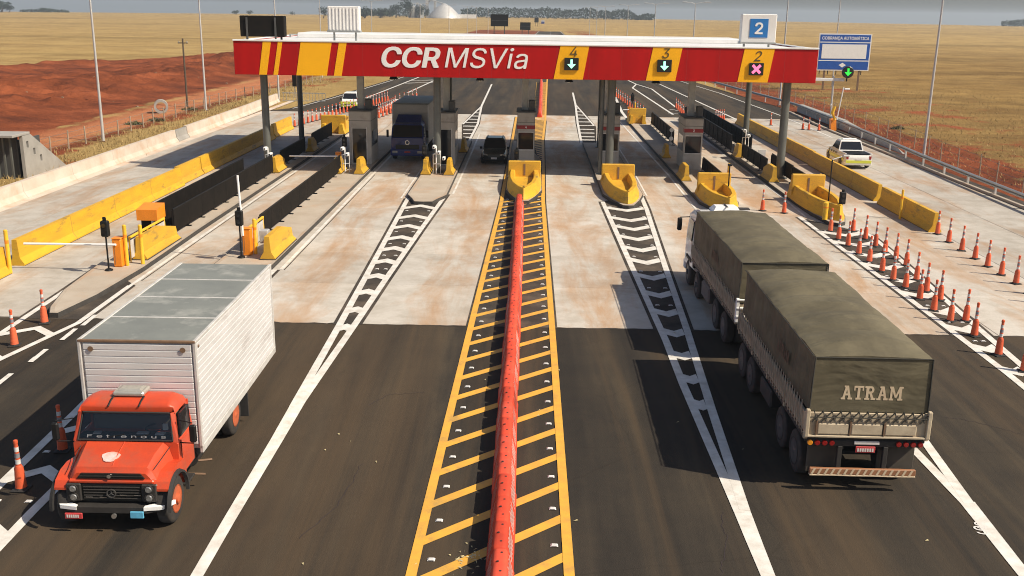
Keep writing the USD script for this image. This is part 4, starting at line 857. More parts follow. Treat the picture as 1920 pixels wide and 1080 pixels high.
for i, y in enumerate(np.arange(99, 150, SEG * 1.0)):
    copy(rb, (.98 + (y - 99) * .0125, y, z), -.0125, 'faded red barrier segment in the far chain behind the central booth', 'far red barrier segments behind the booth')

# ------------------------------------------------------------------ traffic cones
def cone(label, loc, grp):
    t = thing('traffic_cone', label, 'traffic cone', loc, group=grp)
    part(t, 'base', join(cbox(-.17, .17, -.17, .17, 0, .03, .012), lathe([(.14, .029), (.125, .06)], 8)), 'rubber')
    part(t, 'body', lathe([(.120, .055), (.115, .10), (.092, .50), (.066, .56)], 14), 'cone_orange', smooth=40)
    part(t, 'stem', lathe([(.055, .555), (.04, 1.06)], 12), 'cone_orange', smooth=40)
    for z, m in ((.60, 'cone_white'), (.74, 'cone_grey'), (.88, 'cone_white')): part(t, 'reflective_band', lathe([(.0585 - (z - .55) * .03, z), (.0585 - (z - .45) * .03, z + .10)], 12), m, smooth=40)
    part(t, 'knob', lathe([(.045, 1.06), (.05, 1.09), (.045, 1.13), (.02, 1.145)], 10), 'cone_orange', smooth=40)
    return t
c0 = None
def put_cone(x, y, label, grp, z=.004, s=1.0):
    global c0
    if c0 is None: c0 = cone(label, (x, y, z), grp)
    else: copy(c0, (x, y, z), rngs.uniform(0, 1.5), label, grp, (s, s, s) if s != 1 else None)
put_cone(-10.73, 19.15, 'striped orange cone at the left edge, in front of the red truck bumper', 'cones at the left edge'); put_cone(-10.73, 21.1, 'striped orange cone half in shade just left of the red truck', 'cones at the left edge')
put_cone(-15.53, 28.37, 'orange cone standing on the white lines at the left edge', 'cones at the left edge'); put_cone(-15.68, 30.62, 'orange cone at the rounded left island tip', 'cones at the left edge')
rowA = sorted([(14.69, 27.81), (14.59, 29.26), (14.65, 31.14), (14.52, 32.74), (14.43, 33.97), (14.48, 35.42), (14.53, 37.0), (14.46, 38.16), (14.47, 39.47), (14.48, 41.08), (14.49, 42.53), (14.5, 44.09), (14.47, 45.43), (14.61, 47.2)], key=lambda q: q[1])
for i, (x, y) in enumerate(rowA): put_cone(x, y, f'orange cone in the row along the lane beside the truck, {nth(i + 1)} from the front', 'cones of the double row, lane side')
rowB = sorted([(15.72, 47.3), (15.76, 45.57), (15.73, 44.08), (15.75, 42.88), (15.82, 41.72), (15.84, 40.55), (15.4, 38.22), (15.13, 36.49), (15.2, 35.36), (15.06, 32.78)], key=lambda q: q[1])
for i, (x, y) in enumerate(rowB): put_cone(x, y, f'orange cone in the outer line of the double row, {nth(i + 1)} from the front', 'cones of the double row, outer side')
rowC = sorted([(19.66, 47.0), (19.49, 45.24), (19.39, 43.55), (19.33, 42.04), (19.26, 40.66), (19.21, 39.28), (19.17, 37.93), (18.99, 36.5), (18.9, 35.2), (18.8, 33.8)], key=lambda q: q[1])
for i, (x, y) in enumerate(rowC): put_cone(x, y, f'orange cone in the line leading to the nearest right barrier, {nth(len(rowC) - i)} from the barrier' if i < len(rowC) - 1 else 'orange cone touching the end of the nearest right barrier', 'cones leading to the right barrier')
put_cone(12.45, 52.2, 'orange cone left of a pair in the lane behind the white cab', 'pair of cones behind the white cab'); put_cone(13.45, 51.6, 'orange cone right of a pair in the lane behind the white cab', 'pair of cones behind the white cab')
for x, y, l in ((22.79, 95.0, 'lone orange cone behind the right canopy column on the far concrete'), (24.96, 91.77, 'lone orange cone left of the far orange gate'), (26.23, 91.11, 'orange cone close beside the far orange gate'), (25.4, 91.4, 'orange cone between two others near the far gate')): put_cone(x, y, l, 'single cones near the far gate')
for i in range(27): t = i / 26; put_cone(-20.6 + 4.4 * t, 87.5 + 27 * t, f'orange cone in the slanting line before the white service car, {nth(i + 1)} from the yellow barrier', 'far cones before the service car')
for i in range(20): t = i / 19; put_cone(-15.9 + 1.6 * t, 89.5 + 17 * t, f'orange cone in the crowded line behind the rear crash nose, {nth(i + 1)} from the nose', 'far cones behind the rear crash nose')
for i in range(15): t = i / 14; put_cone(-14.9 + 2.3 * t, 91.5 + 20 * t, f'orange cone in the right hand line behind the rear crash nose, {nth(i + 1)} from the nose', 'far cones, second line')
for i in range(6): t = i / 5; put_cone(-14.6 + 1.2 * t, 109 + 10 * t, 'far orange cone right of the booth duct, beside the white road line', 'far cones beside the booth duct')
for i in range(12): t = i / 11; put_cone(11.4 - 2.2 * t * .2 - .3 * t, 101 + 24 * t, f'orange cone in the line beyond the far black signal, {nth(i + 1)} from it', 'far cones behind the signal')
for i in range(6): t = i / 5; put_cone(15.6 + .5 * t, 101 + 10 * t, 'far orange cone beside the duct of the rightmost booth', 'far cones beside the right duct')
for i in range(5): t = i / 4; put_cone(18.0 + .9 * t, 97.5 + .4 * t, 'orange cone in the short far row at the end of the right barrier', 'far cones at the right barrier end')

# ------------------------------------------------------------------ light poles
def light_pole(x, y, h, label, arms=((1, 0),), z=0.0, grp=None, r=.11):
    t = thing('light_pole', label, 'light pole', (x, y, z), group=grp)
    part(t, 'shaft', lathe([(r, 0), (r * .55, h)], 10), 'pole_grey', smooth=50); part(t, 'base_plate', cbox(-.22, .22, -.22, .22, 0, .06, .01), 'rust_brown')
    for dx, dy in arms:
        part(t, 'arm', tube([(0, 0, h - .15), (dx * .6, dy * .6, h + .05), (dx * 1.5, dy * 1.5, h + .12)], .035, 6), 'pole_grey'); part(t, 'lamp_head', cbox(dx * 1.4 - .15, dx * 2.0 + .15, dy * 1.4 - .12, dy * 2.0 + .12, h + .06, h + .17, .03), 'pole_grey')
    return t
both = ((1, 0), (-1, 0))
for x, y, l in ((-32.7, 76, 'tall grey light pole, leftmost, by the wire fence'), (-32.5, 100.4, 'tall grey light pole left of the canopy end, by the fence'), (-28.5, 114, 'grey light pole rising behind the black box sign'), (29.9, 75.8, 'tall grey light pole, rightmost, behind the guard rail'), (float(aty(1573, 30, 150)[0]), 150, 'grey light pole rising behind the blue toll sign'), (29.0, 117.5, 'grey light pole just right of the box sign with the 2')):
    light_pole(x, y, 13.5, l, both, ground_z(x, y) if abs(x) > 28.6 else -.05)
far = [(601, 153, 'left of the white ribbed box'), (697, 195, 'just right of the white ribbed box'), (788, 250, 'left of the white grain dome'), (842, 300, 'in front of the white grain dome'), (876, 350, 'right of the white grain dome'), (893, 400, 'left of the dark far gantry sign'), (915, 470, 'close to the dark far gantry sign'), (1105, 330, 'right of the far road, first of a group'), (1118, 285, 'right of the far road, second of a group'), (1134, 250, 'right of the far road, third of a group'), (1176, 205, 'above the yellow panel numbered four'), (1227, 168, 'above the yellow panel numbered three'), (1301, 146, 'left of the box sign with the 2')]
for u, y, w in far: light_pole(float(aty(u, 60, y)[0]), y, 11.6, f'thin distant light pole {w}', both, -.05, r=.10)
up = thing('utility_pole', 'thin brown wooden pole standing behind the wire fence', 'utility pole', (-35.6, 104, ground_z(-35.6, 104))); part(up, 'shaft', lathe([(.11, 0), (.08, 6.9)], 8), 'bark'); part(up, 'crossarm', cbox(-.5, .5, -.05, .05, 6.4, 6.5), 'bark'); part(up, 'insulator', cbox(-.45, -.38, -.04, .04, 6.5, 6.62), 'pole_grey'); part(up, 'insulator', cbox(.38, .45, -.04, .04, 6.5, 6.62), 'pole_grey')

# ------------------------------------------------------------------ fences, guard rail, right roadside
def fence(pts, step, h, label, m='wood_post', r=.06, wires=(.35, .7, 1.0)):
    t = thing('wire_fence', label, 'fence'); P = np.array(pts, float); seg = np.r_[0, np.cumsum(np.linalg.norm(np.diff(P, axis=0), axis=1))]
    tops = []
    for s in np.arange(0, seg[-1], step):
        x = float(np.interp(s, seg, P[:, 0])) + rngs.uniform(-.12, .12); y = float(np.interp(s, seg, P[:, 1])) + rngs.uniform(-.2, .2); z = ground_z(x, y); hh = h * rngs.uniform(.9, 1.08); lx = rngs.uniform(-.05, .05)
        part(t, 'post', tube([(x, y, z - .1), (x + lx, y, z + hh)], r, 6, r * .85), m); tops.append((x, y, z))
    for w in wires: part(t, 'wire', tube([(a, b, c + w * h) for a, b, c in tops], .012, 4), 'wire')
fence([(-33.6, 55), (-33.4, 68), (-33.1, 78), (-33.2, 95), (-33.4, 110), (-31.5, 128), (-29.5, 145)], 2.75, 1.25, 'wire fence on pale posts along the left verge', wires=(.3, .6, .92))
fence([(28.6, 40), (28.9, 60), (29.6, 68), (30.4, 78), (31.2, 90), (31.6, 104), (31.0, 125), (28.5, 150)], 3.6, 1.5, 'thin wire fence along the dry field on the right', r=.045, wires=(.35, .65, .95))
gr = thing('guard_rail', 'long steel guard rail along the right edge of the road', 'guard rail')
gp_ = [(26.9, 38), (27.1, 52), (27.35, 62), (27.6, 70), (28.1, 79), (28.8, 95), (29.2, 112), (27.2, 135), (25.8, 158), (23.2, 200)]
GP = np.array(gp_); prof = [(-.03, .52), (.03, .56), (.03, .62), (-.03, .66), (.03, .70), (.03, .76), (-.03, .80), (-.06, .80), (-.06, .52)]
gs = np.concatenate([np.arange(38, 110, 4.0), np.arange(110, 201, 6.0)])
gxs = [float(np.interp(y, GP[:, 1], GP[:, 0])) for y in gs]
for i in range(len(gs) - 1): part(gr, 'rail_beam', rings([[(gxs[k] - a * 1.3 - .09, gs[k] + (.03 if k == i else 0), b + ((k - i) * .0)) for a, b in prof] for k in (i, i + 1)]), 'galvanised')
for x, y in zip(gxs, gs): part(gr, 'post', cbox(x - .02, x + .10, y - .07, y + .07, -.1, .74, .01), 'alu_trim')
lb = thing('concrete_parapet', 'low grey concrete parapet tapering down behind the guard rail', 'parapet'); part(lb, 'body', hull([(28.5, 76, -.1), (28.75, 76, -.1), (28.7, 78, .2), (29.0, 93, .70), (29.4, 93, .70), (28.9, 93, -.1), (29.5, 93, -.1), (29.2, 110, .70), (29.6, 110, .70), (29.1, 110, -.1), (29.7, 110, -.1)]), 'grey_concrete'); part(lb, 'coping', hull([(28.98, 93.2, .705), (29.45, 93.2, .705), (29.18, 109.8, .705), (29.65, 109.8, .705), (28.98, 93.2, .75), (29.45, 93.2, .75), (29.18, 109.8, .75), (29.65, 109.8, .75)]), 'grey_concrete')
fg = thing('barrier_gate', 'orange gate housing with raised white arm beside the far right kerb', 'barrier gate')
part(fg, 'housing', hull([(27.35, 91.2, 0), (27.85, 91.2, 0), (27.35, 91.8, 0), (27.85, 91.8, 0), (27.3, 91.3, 1.0), (27.75, 91.3, 1.15), (27.3, 91.8, 1.0), (27.75, 91.8, 1.15)]), 'orange_paint'); part(fg, 'bracket', tube([(27.6, 91.1, 1.0), (27.3, 91.1, 1.6), (27.45, 91.1, 2.2)], .16, 8), 'post_yellow'); part(fg, 'arm', tube([(27.72, 91.0, 1.0), (28.05, 91.0, 3.9)], .05, 8), 'sign_white'); part(fg, 'lamp', lathe([(.08, 2.2), (.09, 2.35), (.05, 2.42)], 8, c=(27.1, 91.1, 0)), 'lamp_glass')
# green arrow on its portal arm
sgn = thing('lane_signal', 'round green arrow signal on a white arm by the far gate', 'traffic signal'); q = aty(1588, 135, 98)
part(sgn, 'pole', tube([(29.25, 98, -.1), (29.15, 98, 4.5)], .09, 10), 'pole_grey'); part(sgn, 'arm', cbox(27.2, 30.2, 97.9, 98.1, 4.0, 4.28, .02), 'white_metal')
part(sgn, 'disc', lathe([(.50, 0), (.56, .05), (.56, .2)], 24, 'y', (q[0], 97.6, q[2])), 'display_black'); part(sgn, 'green_arrow', prism(arrow_down(q[0], q[2], .36), 97.575, 97.595, 'y'), 'led_bright_green'); part(sgn, 'bracket', cbox(q[0] - .05, q[0] + .05, 97.8, 97.9, 4.0, q[2]), 'black_metal'); part(sgn, 'lamp', cbox(q[0] - .1, q[0] + .4, 97.8, 98.1, 3.2, 3.35, .03), 'sign_white')
# blue roadside sign
bs = thing('road_sign', 'large blue toll sign with a blank white panel on dark legs', 'road sign')
sx0, sx1, sz0, sz1, sy = 39.75, 46.95, 2.75, 7.72, 142.0
part(bs, 'border', cbox(sx0, sx1, sy, sy + .06, sz0, sz1), 'sign_white'); part(bs, 'board', cbox(sx0 + .14, sx1 - .14, sy - .02, sy - .001, sz0 + .14, sz1 - .14), 'sign_blue')
part(bs, 'divider', cbox(sx0 + .14, sx1 - .14, sy - .03, sy - .021, sz1 - 1.22, sz1 - 1.10), 'sign_white'); part(bs, 'divider', cbox(sx0 + .14, sx1 - .14, sy - .03, sy - .021, sz0 + 1.28, sz0 + 1.40), 'sign_white')
part(bs, 'white_panel', cbox(sx0 + .5, sx1 - .55, sy - .04, sy - .021, sz0 + 1.62, sz1 - 1.42), 'sign_white')
part(bs, 'lettering', fit(text('COBRANÇA AUTOMÁTICA', .5, .01, True), sx0 + .4, sx1 - .35, sz1 - .92, sz1 - .28, sy - .022), 'sign_white')
part(bs, 'diamond', prism([((sx0 + sx1) / 2 - .1 + a, sz0 + .75 + b) for a, b in ((-.5, 0), (0, -.32), (.5, 0), (0, .32))], sy - .03, sy - .021, 'y'), 'sign_white')
for x in (40.9, 45.7): part(bs, 'leg', cbox(x - .11, x + .11, sy + .07, sy + .25, -.3, sz1 - .3), 'rust_brown')
for k in range(6): part(bs, 'brace', cbox(sx0 + .4 + k * 1.15, sx0 + .5 + k * 1.15, sy + .07, sy + .15, sz0 - .55, sz0 + .6), 'black_metal')
bs2 = thing('road_sign', 'pair of narrow black signboards behind the second left canopy column', 'road sign'); p0 = aty(548, 155, 118)
for dx in (0, .62): part(bs2, 'board', cbox(p0[0] + dx, p0[0] + dx + .5, 118, 118.06, 1.2, 2.5), 'black_panel')
part(bs2, 'post', cbox(p0[0] + .2, p0[0] + .28, 118.07, 118.15, -.1, 2.4), 'galvanised'); part(bs2, 'post', cbox(p0[0] + .8, p0[0] + .88, 118.07, 118.15, -.1, 2.4), 'galvanised')
mp = thing('mesh_fence_panel', 'small grey mesh panel at the far end of the pale wall', 'fence'); part(mp, 'frame', join(cbox(-27.6, -22.8, 112, 112.05, .9, .98), cbox(-27.6, -22.8, 112, 112.05, .05, .12)), 'galvanised')
for k in range(14): part(mp, 'bar', cbox(-27.5 + k * .36, -27.46 + k * .36, 112.01, 112.04, .12, .9), 'galvanised')
# concrete pipe and scrub left
px_, py_ = -35.9, 97.3; pz = ground_z(px_, py_)
pp = thing('concrete_pipe', 'grey concrete pipe ring lying behind the wire fence', 'pipe', (px_, py_, pz + .62), .35); part(pp, 'ring', lathe([(.45, -.5), (.66, -.5), (.66, .5), (.45, .5), (.45, -.5)], 28, 'y', cap=False), 'grey_concrete', smooth=40)
def scrub(cx, cy, r, n, label, name='bush', cat='bush', m='bush_green', h=.5, grp=None):
    t = thing(name, label, cat, group=grp); z = ground_z(cx, cy); V, F = [], []
    for k in range(n):
        a = rngs.uniform(0, 6.28); d = r * math.sqrt(rngs.uniform()); x, y = cx + d * math.cos(a), cy + d * math.sin(a) * .6; hh = h * rngs.uniform(.4, 1) * (1 - .5 * d / r); w = rngs.uniform(.03, .09); t2 = rngs.uniform(0, 3.14); tx, ty = rngs.uniform(-.25, .25, 2)
        V += [(x - w * math.cos(t2), y - w * math.sin(t2), z - .03), (x + w * math.cos(t2), y + w * math.sin(t2), z - .03), (x + tx, y + ty, z + hh)]; F.append([3 * k, 3 * k + 1, 3 * k + 2])
    part(t, 'leaves', (np.array(V), np.array(F)), m); part(t, 'stem', tube([(cx, cy, z - .05), (cx + .03, cy, z + h * .7)], .03, 5), 'bark')
for x, y, r, l in ((-34.6, 87.0, .9, 'dark scrubby bush behind the fence beside the leftmost light pole'), (-34.2, 100.5, .8, 'low scrub between the concrete pipe and light pole'), (-33.9, 90.5, .7, 'thin scrub just left of the concrete pipe'), (34.4, 94, .6, 'small brown scrub near the far right fence')): scrub(x, y, r, 240, l)
# dry grass on the verges
V, F = [], []
def tufts(n, fx, hmin, hmax):
    global V, F
    for k in range(n):
        x, y = fx()
        z = gz(x, y); w = rngs.uniform(.015, .05); a = rngs.uniform(0, 3.14); hh = rngs.uniform(hmin, hmax); tx, ty = rngs.uniform(-.18, .18, 2); b = len(V)
        V += [(x - w * math.cos(a), y - w * math.sin(a), z - .02), (x + w * math.cos(a), y + w * math.sin(a), z - .02), (x + tx, y + ty, z + hh)]; F.append([b, b + 1, b + 2])
from scipy.interpolate import RegularGridInterpolator
_g = RegularGridInterpolator((gy, gx), lz); gz = lambda x, y: float(_g((y, x)))
tufts(5200, lambda: (rngs.normal(-31.2, 1.5), rngs.uniform(50, 150)), .08, .38)
single('dry_grass', (np.array(V), np.array(F)), 'grass_dry', kind='stuff'); V, F = [], []
tufts(6500, lambda: (30 + abs(rngs.normal(0, 16)), rngs.uniform(48, 150)), .06, .26)
single('dry_grass', (np.array(V), np.array(F)), 'grass_dry', kind='stuff'); V, F = [], []
V, F = [], []
for k in range(46):
    x, y = rngs.normal(-1.0, .16), rngs.normal(16.75, .2); a = rngs.uniform(0, 3.14); L = rngs.uniform(.02, .07); b = len(V); V += [(x - L * math.cos(a), y - L * math.sin(a), .014), (x + L * math.cos(a), y + L * math.sin(a), .02), (x + .012, y + .02, .03)]; F.append([b, b + 1, b + 2])
for k in range(26):
    x, y = rngs.uniform(-6, 9), rngs.uniform(13, 32); a = rngs.uniform(0, 3.14); L = rngs.uniform(.02, .06); b = len(V); V += [(x - L * math.cos(a), y - L * math.sin(a), .014), (x + L * math.cos(a), y + L * math.sin(a), .02), (x + .02, y + .03, .03)]; F.append([b, b + 1, b + 2])
single('litter', (np.array(V), np.array(F)), 'litter_pale', kind='stuff')
# stones on the red earth
st0 = None
for i in range(26):
    x, y = rngs.uniform(-70, -40), rngs.uniform(75, 150); s = rngs.uniform(.10, .26); z = gz(x, y)
    if st0 is None:
        st0 = thing('stone', 'small brown stone lying on the red earth mound', 'stone', (x, y, z), group='stones on the red earth'); b = trimesh.creation.icosphere(2); v = np.array(b.vertices); v *= (1 + .5 * (meshkit.fbm(v * 1.3, 3, 4)[:, None] - .5)) * np.array([1, .8, .6]) * .3; part(st0, 'body', (v, np.array(b.faces)), 'rust_brown')
    else: copy(st0, (x, y, z), rngs.uniform(0, 6), 'small brown stone lying on the red earth mound', 'stones on the red earth', (s * 3, s * 3, s * 3))

# ------------------------------------------------------------------ vehicles
def wheel(parent, x, y, r, w, side, rim='rim_grey', dual=False, name='wheel'):
    """side: +1 the outer face looks to +x."""
    q = sub(parent, name); s = side
    prof = [(r * .60, -w / 2), (r * .86, -w / 2), (r * .97, -w * .40), (r, -w * .28), (r, w * .28), (r * .97, w * .40), (r * .86, w / 2), (r * .60, w / 2)]
    n = 24 if r > .42 else 16
    part(q, 'tyre', lathe(prof, n, 'x', (x, y, r)), 'tyre', smooth=40)
    d = -.06 if not dual else -.09
    rp = [(r * .60, w / 2 + .005), (r * .54, w / 2 + .005), (r * .46, w / 2 + d), (r * .22, w / 2 + d + .02), (r * .20, w / 2 + (.05 if not dual else .0)), (r * .10, w / 2 + (.06 if not dual else .02))]
    v, f = lathe(rp, n, 'x'); v = v * [s, 1, 1] + [x, y, r]; f = f if s > 0 else f[:, ::-1]
    part(q, 'rim', (v, f), rim, smooth=35)
    if r > .42:
        hs = []
        for k in range(8):
            a = k * math.pi / 4; hs.append(lathe([(r * .055, -.012), (r * .055, .012)], 8, 'x', (x + s * (w / 2 + d * .8 + .02), y + r * .35 * math.cos(a), r + r * .35 * math.sin(a))))
        part(q, 'hand_hole', join(*hs), 'hole_black', kind='stuff')
        if dual: part(q, 'inner_tyre', lathe(prof, n, 'x', (x - s * (w + .04), y, r)), 'tyre', smooth=40)
    return q
def ringbox(hw, z0, z1, y, c=.06, top=None):
    """A chamfered rectangle standing in the xz plane at y (clockwise from the front, for rings that run to +y)."""
    t = hw if top is None else top
    return [(-hw + c, y, z0), (-hw, y, z0 + c), (-t, y, z1 - c), (-t + c, y, z1), (t - c, y, z1), (t, y, z1 - c), (hw, y, z0 + c), (hw - c, y, z0)]

# --- the red bonneted truck, front towards -y
T = thing('box_truck', 'old red bonneted truck with a ribbed silver cargo box, front towards the camera', 'truck', (-8.05, 17.42, 0), .012)
part(T, 'bonnet', rings([ringbox(.80, .98, 1.20, .17, .07, .74), ringbox(.86, .95, 1.30, .24, .09, .78), ringbox(.93, .92, 1.42, .6, .10, .82), ringbox(.98, .92, 1.50, .98, .10, .87)]), 'truck_red', smooth=28)
part(T, 'faded_patch', rings([[(x0 + .17 * math.cos(a) * (1 + .2 * math.sin(3 * a)), .50 + .15 * math.sin(a), 1.395 + (.15 * math.sin(a)) * .24 + dz) for a in np.linspace(0, 2 * math.pi, 14, endpoint=False)] for x0, dz in ((-.12, -.01), (-.12, .004))]), 'faded_patch')
part(T, 'vent_slot', prism([(-.66, 1.10), (.66, 1.10), (.58, 1.205), (-.58, 1.205)], .135, .2, 'y'), 'display_black'); part(T, 'vent_bar', cbox(-.62, .62, .125, .15, 1.145, 1.16), 'chassis'); part(T, 'badge', lathe([(.04, 0), (.03, .025)], 12, 'y', (-.02, .10, 1.16)), 'chrome')
part(T, 'front_panel', cbox(-.84, .84, .13, .30, .985, 1.075, .03), 'truck_red')
g = part(T, 'grille', cbox(-.90, .90, .15, .28, .60, .98, .02), 'display_black')
for k in range(5): part(T, 'grille_bar', cbox(-.56, .56, .125, .149, .665 + k * .06, .69 + k * .06, .008), 'chassis')
part(T, 'emblem', join(lathe([(.095, 0), (.095, .02), (.075, .02), (.075, 0), (.095, 0)], 18, 'y', (0, .09, .80), cap=False), *[hull([(.012 * math.cos(a + 1.57), .095, .80 + .012 * math.sin(a + 1.57)), (.012 * math.cos(a - 1.57), .095, .80 + .012 * math.sin(a - 1.57)), (.08 * math.cos(a), .095, .80 + .08 * math.sin(a)), (.012 * math.cos(a), .088, .80 + .012 * math.sin(a)), (0, .105, .80)]) for a in (math.pi / 2, math.pi * 7 / 6, -math.pi / 6)]), 'rim_grey')
for x in (-.45, -.18, .22, .5): part(T, 'grille_glint', cbox(x - .07, x + .07, .118, .124, .70 + .05 * (x > 0), .712 + .05 * (x > 0)), 'chrome')
for s in (-1, 1):
    q = sub(T, 'headlight')
    part(q, 'housing', cbox(s * .74 - .15, s * .74 + .15, .10, .149, .62, 1.0, .03), 'chassis')
    for z in (.72, .90): part(q, 'lens', lathe([(.055, -.03), (.072, 0), (.065, .02)], 16, 'y', (s * .74, .085, z)), 'head_glass', smooth=40)
    for z in (.72, .90): part(q, 'rim', lathe([(.074, -.01), (.090, -.01), (.090, .025), (.074, .025), (.074, -.01)], 16, 'y', (s * .74, .085, z), cap=False), 'chassis')
    part(T, 'indicator', cbox(s * 1.0 - .06, s * 1.0 + .06, .22, .30, .72, .86, .02), 'lamp_amber')
    # front wing with its wheel arch
    arch = [(1.0 + 0, .55)] + [(.55 + .57 * math.cos(a), .48 + .57 * math.sin(a)) for a in np.linspace(.12, math.pi - .15, 14)] + [(.12, .48), (.12, .90), (.20, 1.02), (.45, 1.13), (.75, 1.16), (1.12, 1.10), (1.2, .9), (1.2, .55)]
    part(T, 'wing', prism(arch, s * .80, s * 1.12, 'x'), 'truck_red')
    part(T, 'arch_flare', rings([[(xx, .55 + rr * math.cos(a), .48 + rr * math.sin(a)) for xx, rr in (((s * 1.121, .60), (s * 1.19, .58), (s * 1.19, .535), (s * 1.121, .52)))] for a in np.linspace(-.12, math.pi + .02, 14)]), 'rubber', smooth=40)
    wheel(T, s * .975, .55, .48, .28, s, 'rim_orange'); wheel(T, s * .98, 4.85, .48, .27, s, 'rim_orange', True)
    part(T, 'mud_flap', cbox(s * .98 - .26, s * .98 + .26, 5.52, 5.55, .16, .80, .01), 'rubber')
    # cab side: door, window, mirror
    d = sub(T, 'door')
    part(d, 'panel', cbox(s * 1.065, s * 1.085, 1.14, 1.83, .74, 1.50, .008), 'truck_red'); part(d, 'handle', cbox(s * 1.086, s * 1.11, 1.66, 1.80, 1.30, 1.34, .005), 'chrome')
    part(d, 'window', hull([(s * (1.078 - .01 * k), y, z) for k, (y, z) in enumerate(((1.16, 1.56), (1.80, 1.56), (1.78, 2.02), (1.30, 2.02)))] + [(s * (1.03 - .04 * (z > 1.8)), y, z) for y, z in ((1.16, 1.56), (1.80, 1.56), (1.78, 2.02), (1.30, 2.02))]), 'dark_glass')
    m = sub(T, 'mirror'); part(m, 'head', cbox(s * 1.32, s * 1.46, .93, 1.02, 1.52, 1.90, .03), 'black_metal'); part(m, 'bracket', join(tube([(s * 1.06, 1.1, 1.95), (s * 1.38, .99, 1.93)], .012, 6), tube([(s * 1.06, 1.1, 1.45), (s * 1.38, .99, 1.49)], .012, 6)), 'black_metal')
    part(T, 'step', cbox(s * .8, s * 1.1, 1.25, 1.75, .42, .46, .01), 'chassis')
part(T, 'bumper', hull([(sx * x, y, z) for sx in (-1, 1) for x, y in ((.70, -.02), (.70, .14), (1.0, .10), (1.0, .22)) for z in (.44, .56)]), 'chassis')
for s in (-1, 1): part(T, 'bumper_end', hull([(s * .66, -.035, .50), (s * .66, -.035, .575), (s * .66, .05, .50), (s * .66, .05, .575), (s * 1.0, .03, .50), (s * 1.0, .03, .575), (s * 1.18, .30, .50), (s * 1.18, .30, .585), (s * 1.1, .32, .50), (s * 1.1, .32, .575)]), 'sign_white')
part(T, 'licence_plate', cbox(-.98 + .1, -.54, -.075, -.04, .33, .45, .008), 'plate_red'); part(T, 'plate_characters', join(*[cbox(-.84 + k * .042, -.815 + k * .042, -.082, -.076, .36, .42) for k in range(6)]), 'plate_white', kind='stuff')
part(T, 'blue_plate', cbox(.40, .66, -.075, -.036, .36, .50, .008), 'plate_blue'); part(T, 'tow_hook', lathe([(.05, -.02), (.05, .02)], 10, 'y', (.08, -.06, .40)), 'chrome')
part(T, 'cab', rings([ringbox(1.06, .70, 1.50, .99, .04), ringbox(1.07, .70, 1.52, 1.10, .05), ringbox(1.07, .70, 1.52, 1.88, .05), ringbox(1.05, .72, 1.50, 1.95, .05)]), 'truck_red', smooth=30)
part(T, 'cab_roof', rings([[(x, y, z) for x, y, z in r] for r in ([(-.97, 1.24, 2.05), (-.93, 1.24, 2.14), (-.80, 1.24, 2.18), (.80, 1.24, 2.18), (.93, 1.24, 2.14), (.97, 1.24, 2.05)], [(-.99, 1.17, 2.05), (-.95, 1.26, 2.17), (-.80, 1.30, 2.235), (.80, 1.30, 2.235), (.95, 1.26, 2.17), (.99, 1.17, 2.05)], [(-.99, 1.5, 2.05), (-.93, 1.5, 2.22), (-.75, 1.5, 2.30), (.75, 1.5, 2.30), (.93, 1.5, 2.22), (.99, 1.5, 2.05)], [(-.99, 1.8, 2.05), (-.93, 1.8, 2.21), (-.75, 1.8, 2.28), (.75, 1.8, 2.28), (.93, 1.8, 2.21), (.99, 1.8, 2.05)], [(-.97, 1.94, 2.05), (-.9, 1.94, 2.15), (-.75, 1.94, 2.2), (.75, 1.94, 2.2), (.9, 1.94, 2.15), (.97, 1.94, 2.05)])]), 'truck_red', smooth=45)
for s in (-1, 1):
    part(T, 'windscreen_pillar', hull([(s * .97, .99, 1.5), (s * 1.06, 1.06, 1.5), (s * 1.06, 1.0, 1.5), (s * .90, 1.15, 2.07), (s * .98, 1.19, 2.07), (s * .97, 1.26, 2.07)]), 'truck_red'); part(T, 'rear_pillar', hull([(s * 1.0, 1.80, 1.5), (s * 1.06, 1.82, 1.5), (s * 1.06, 1.94, 1.5), (s * .98, 1.94, 1.5), (s * .92, 1.78, 2.07), (s * .98, 1.78, 2.07), (s * .98, 1.92, 2.07), (s * .92, 1.92, 2.07)]), 'truck_red')
part(T, 'cab_back', cbox(-1.0, 1.0, 1.90, 1.945, 1.5, 2.07), 'truck_red'); part(T, 'dashboard', cbox(-.98, .98, 1.1, 1.3, 1.48, 1.60, .03), 'black_metal'); part(T, 'seat', cbox(-.9, .9, 1.6, 1.85, 1.45, 1.86, .05), 'seat_cloth')
for x, y, w, d, z in ((-.62, 1.16, .16, .10, 1.603), (.30, 1.18, .24, .10, 1.603), (.66, 1.15, .18, .12, 1.603), (.74, 1.25, .10, .05, 1.66)): part(T, 'paper', cbox(x - w / 2, x + w / 2, y - d / 2, y + d / 2, z, z + .03 + .1 * (z > 1.65), .004), 'paper')
part(T, 'steering_wheel', lathe([(.20, 0), (.225, .015), (.20, .03), (.185, .015), (.20, 0)], 20, 'z', (.48, 1.42, 1.62), cap=False), 'black_metal'); part(T, 'headrest', cbox(-.62, -.36, 1.70, 1.84, 1.861, 1.98, .04), 'seat_cloth'); part(T, 'headrest', cbox(.36, .62, 1.70, 1.84, 1.861, 1.98, .04), 'seat_cloth')
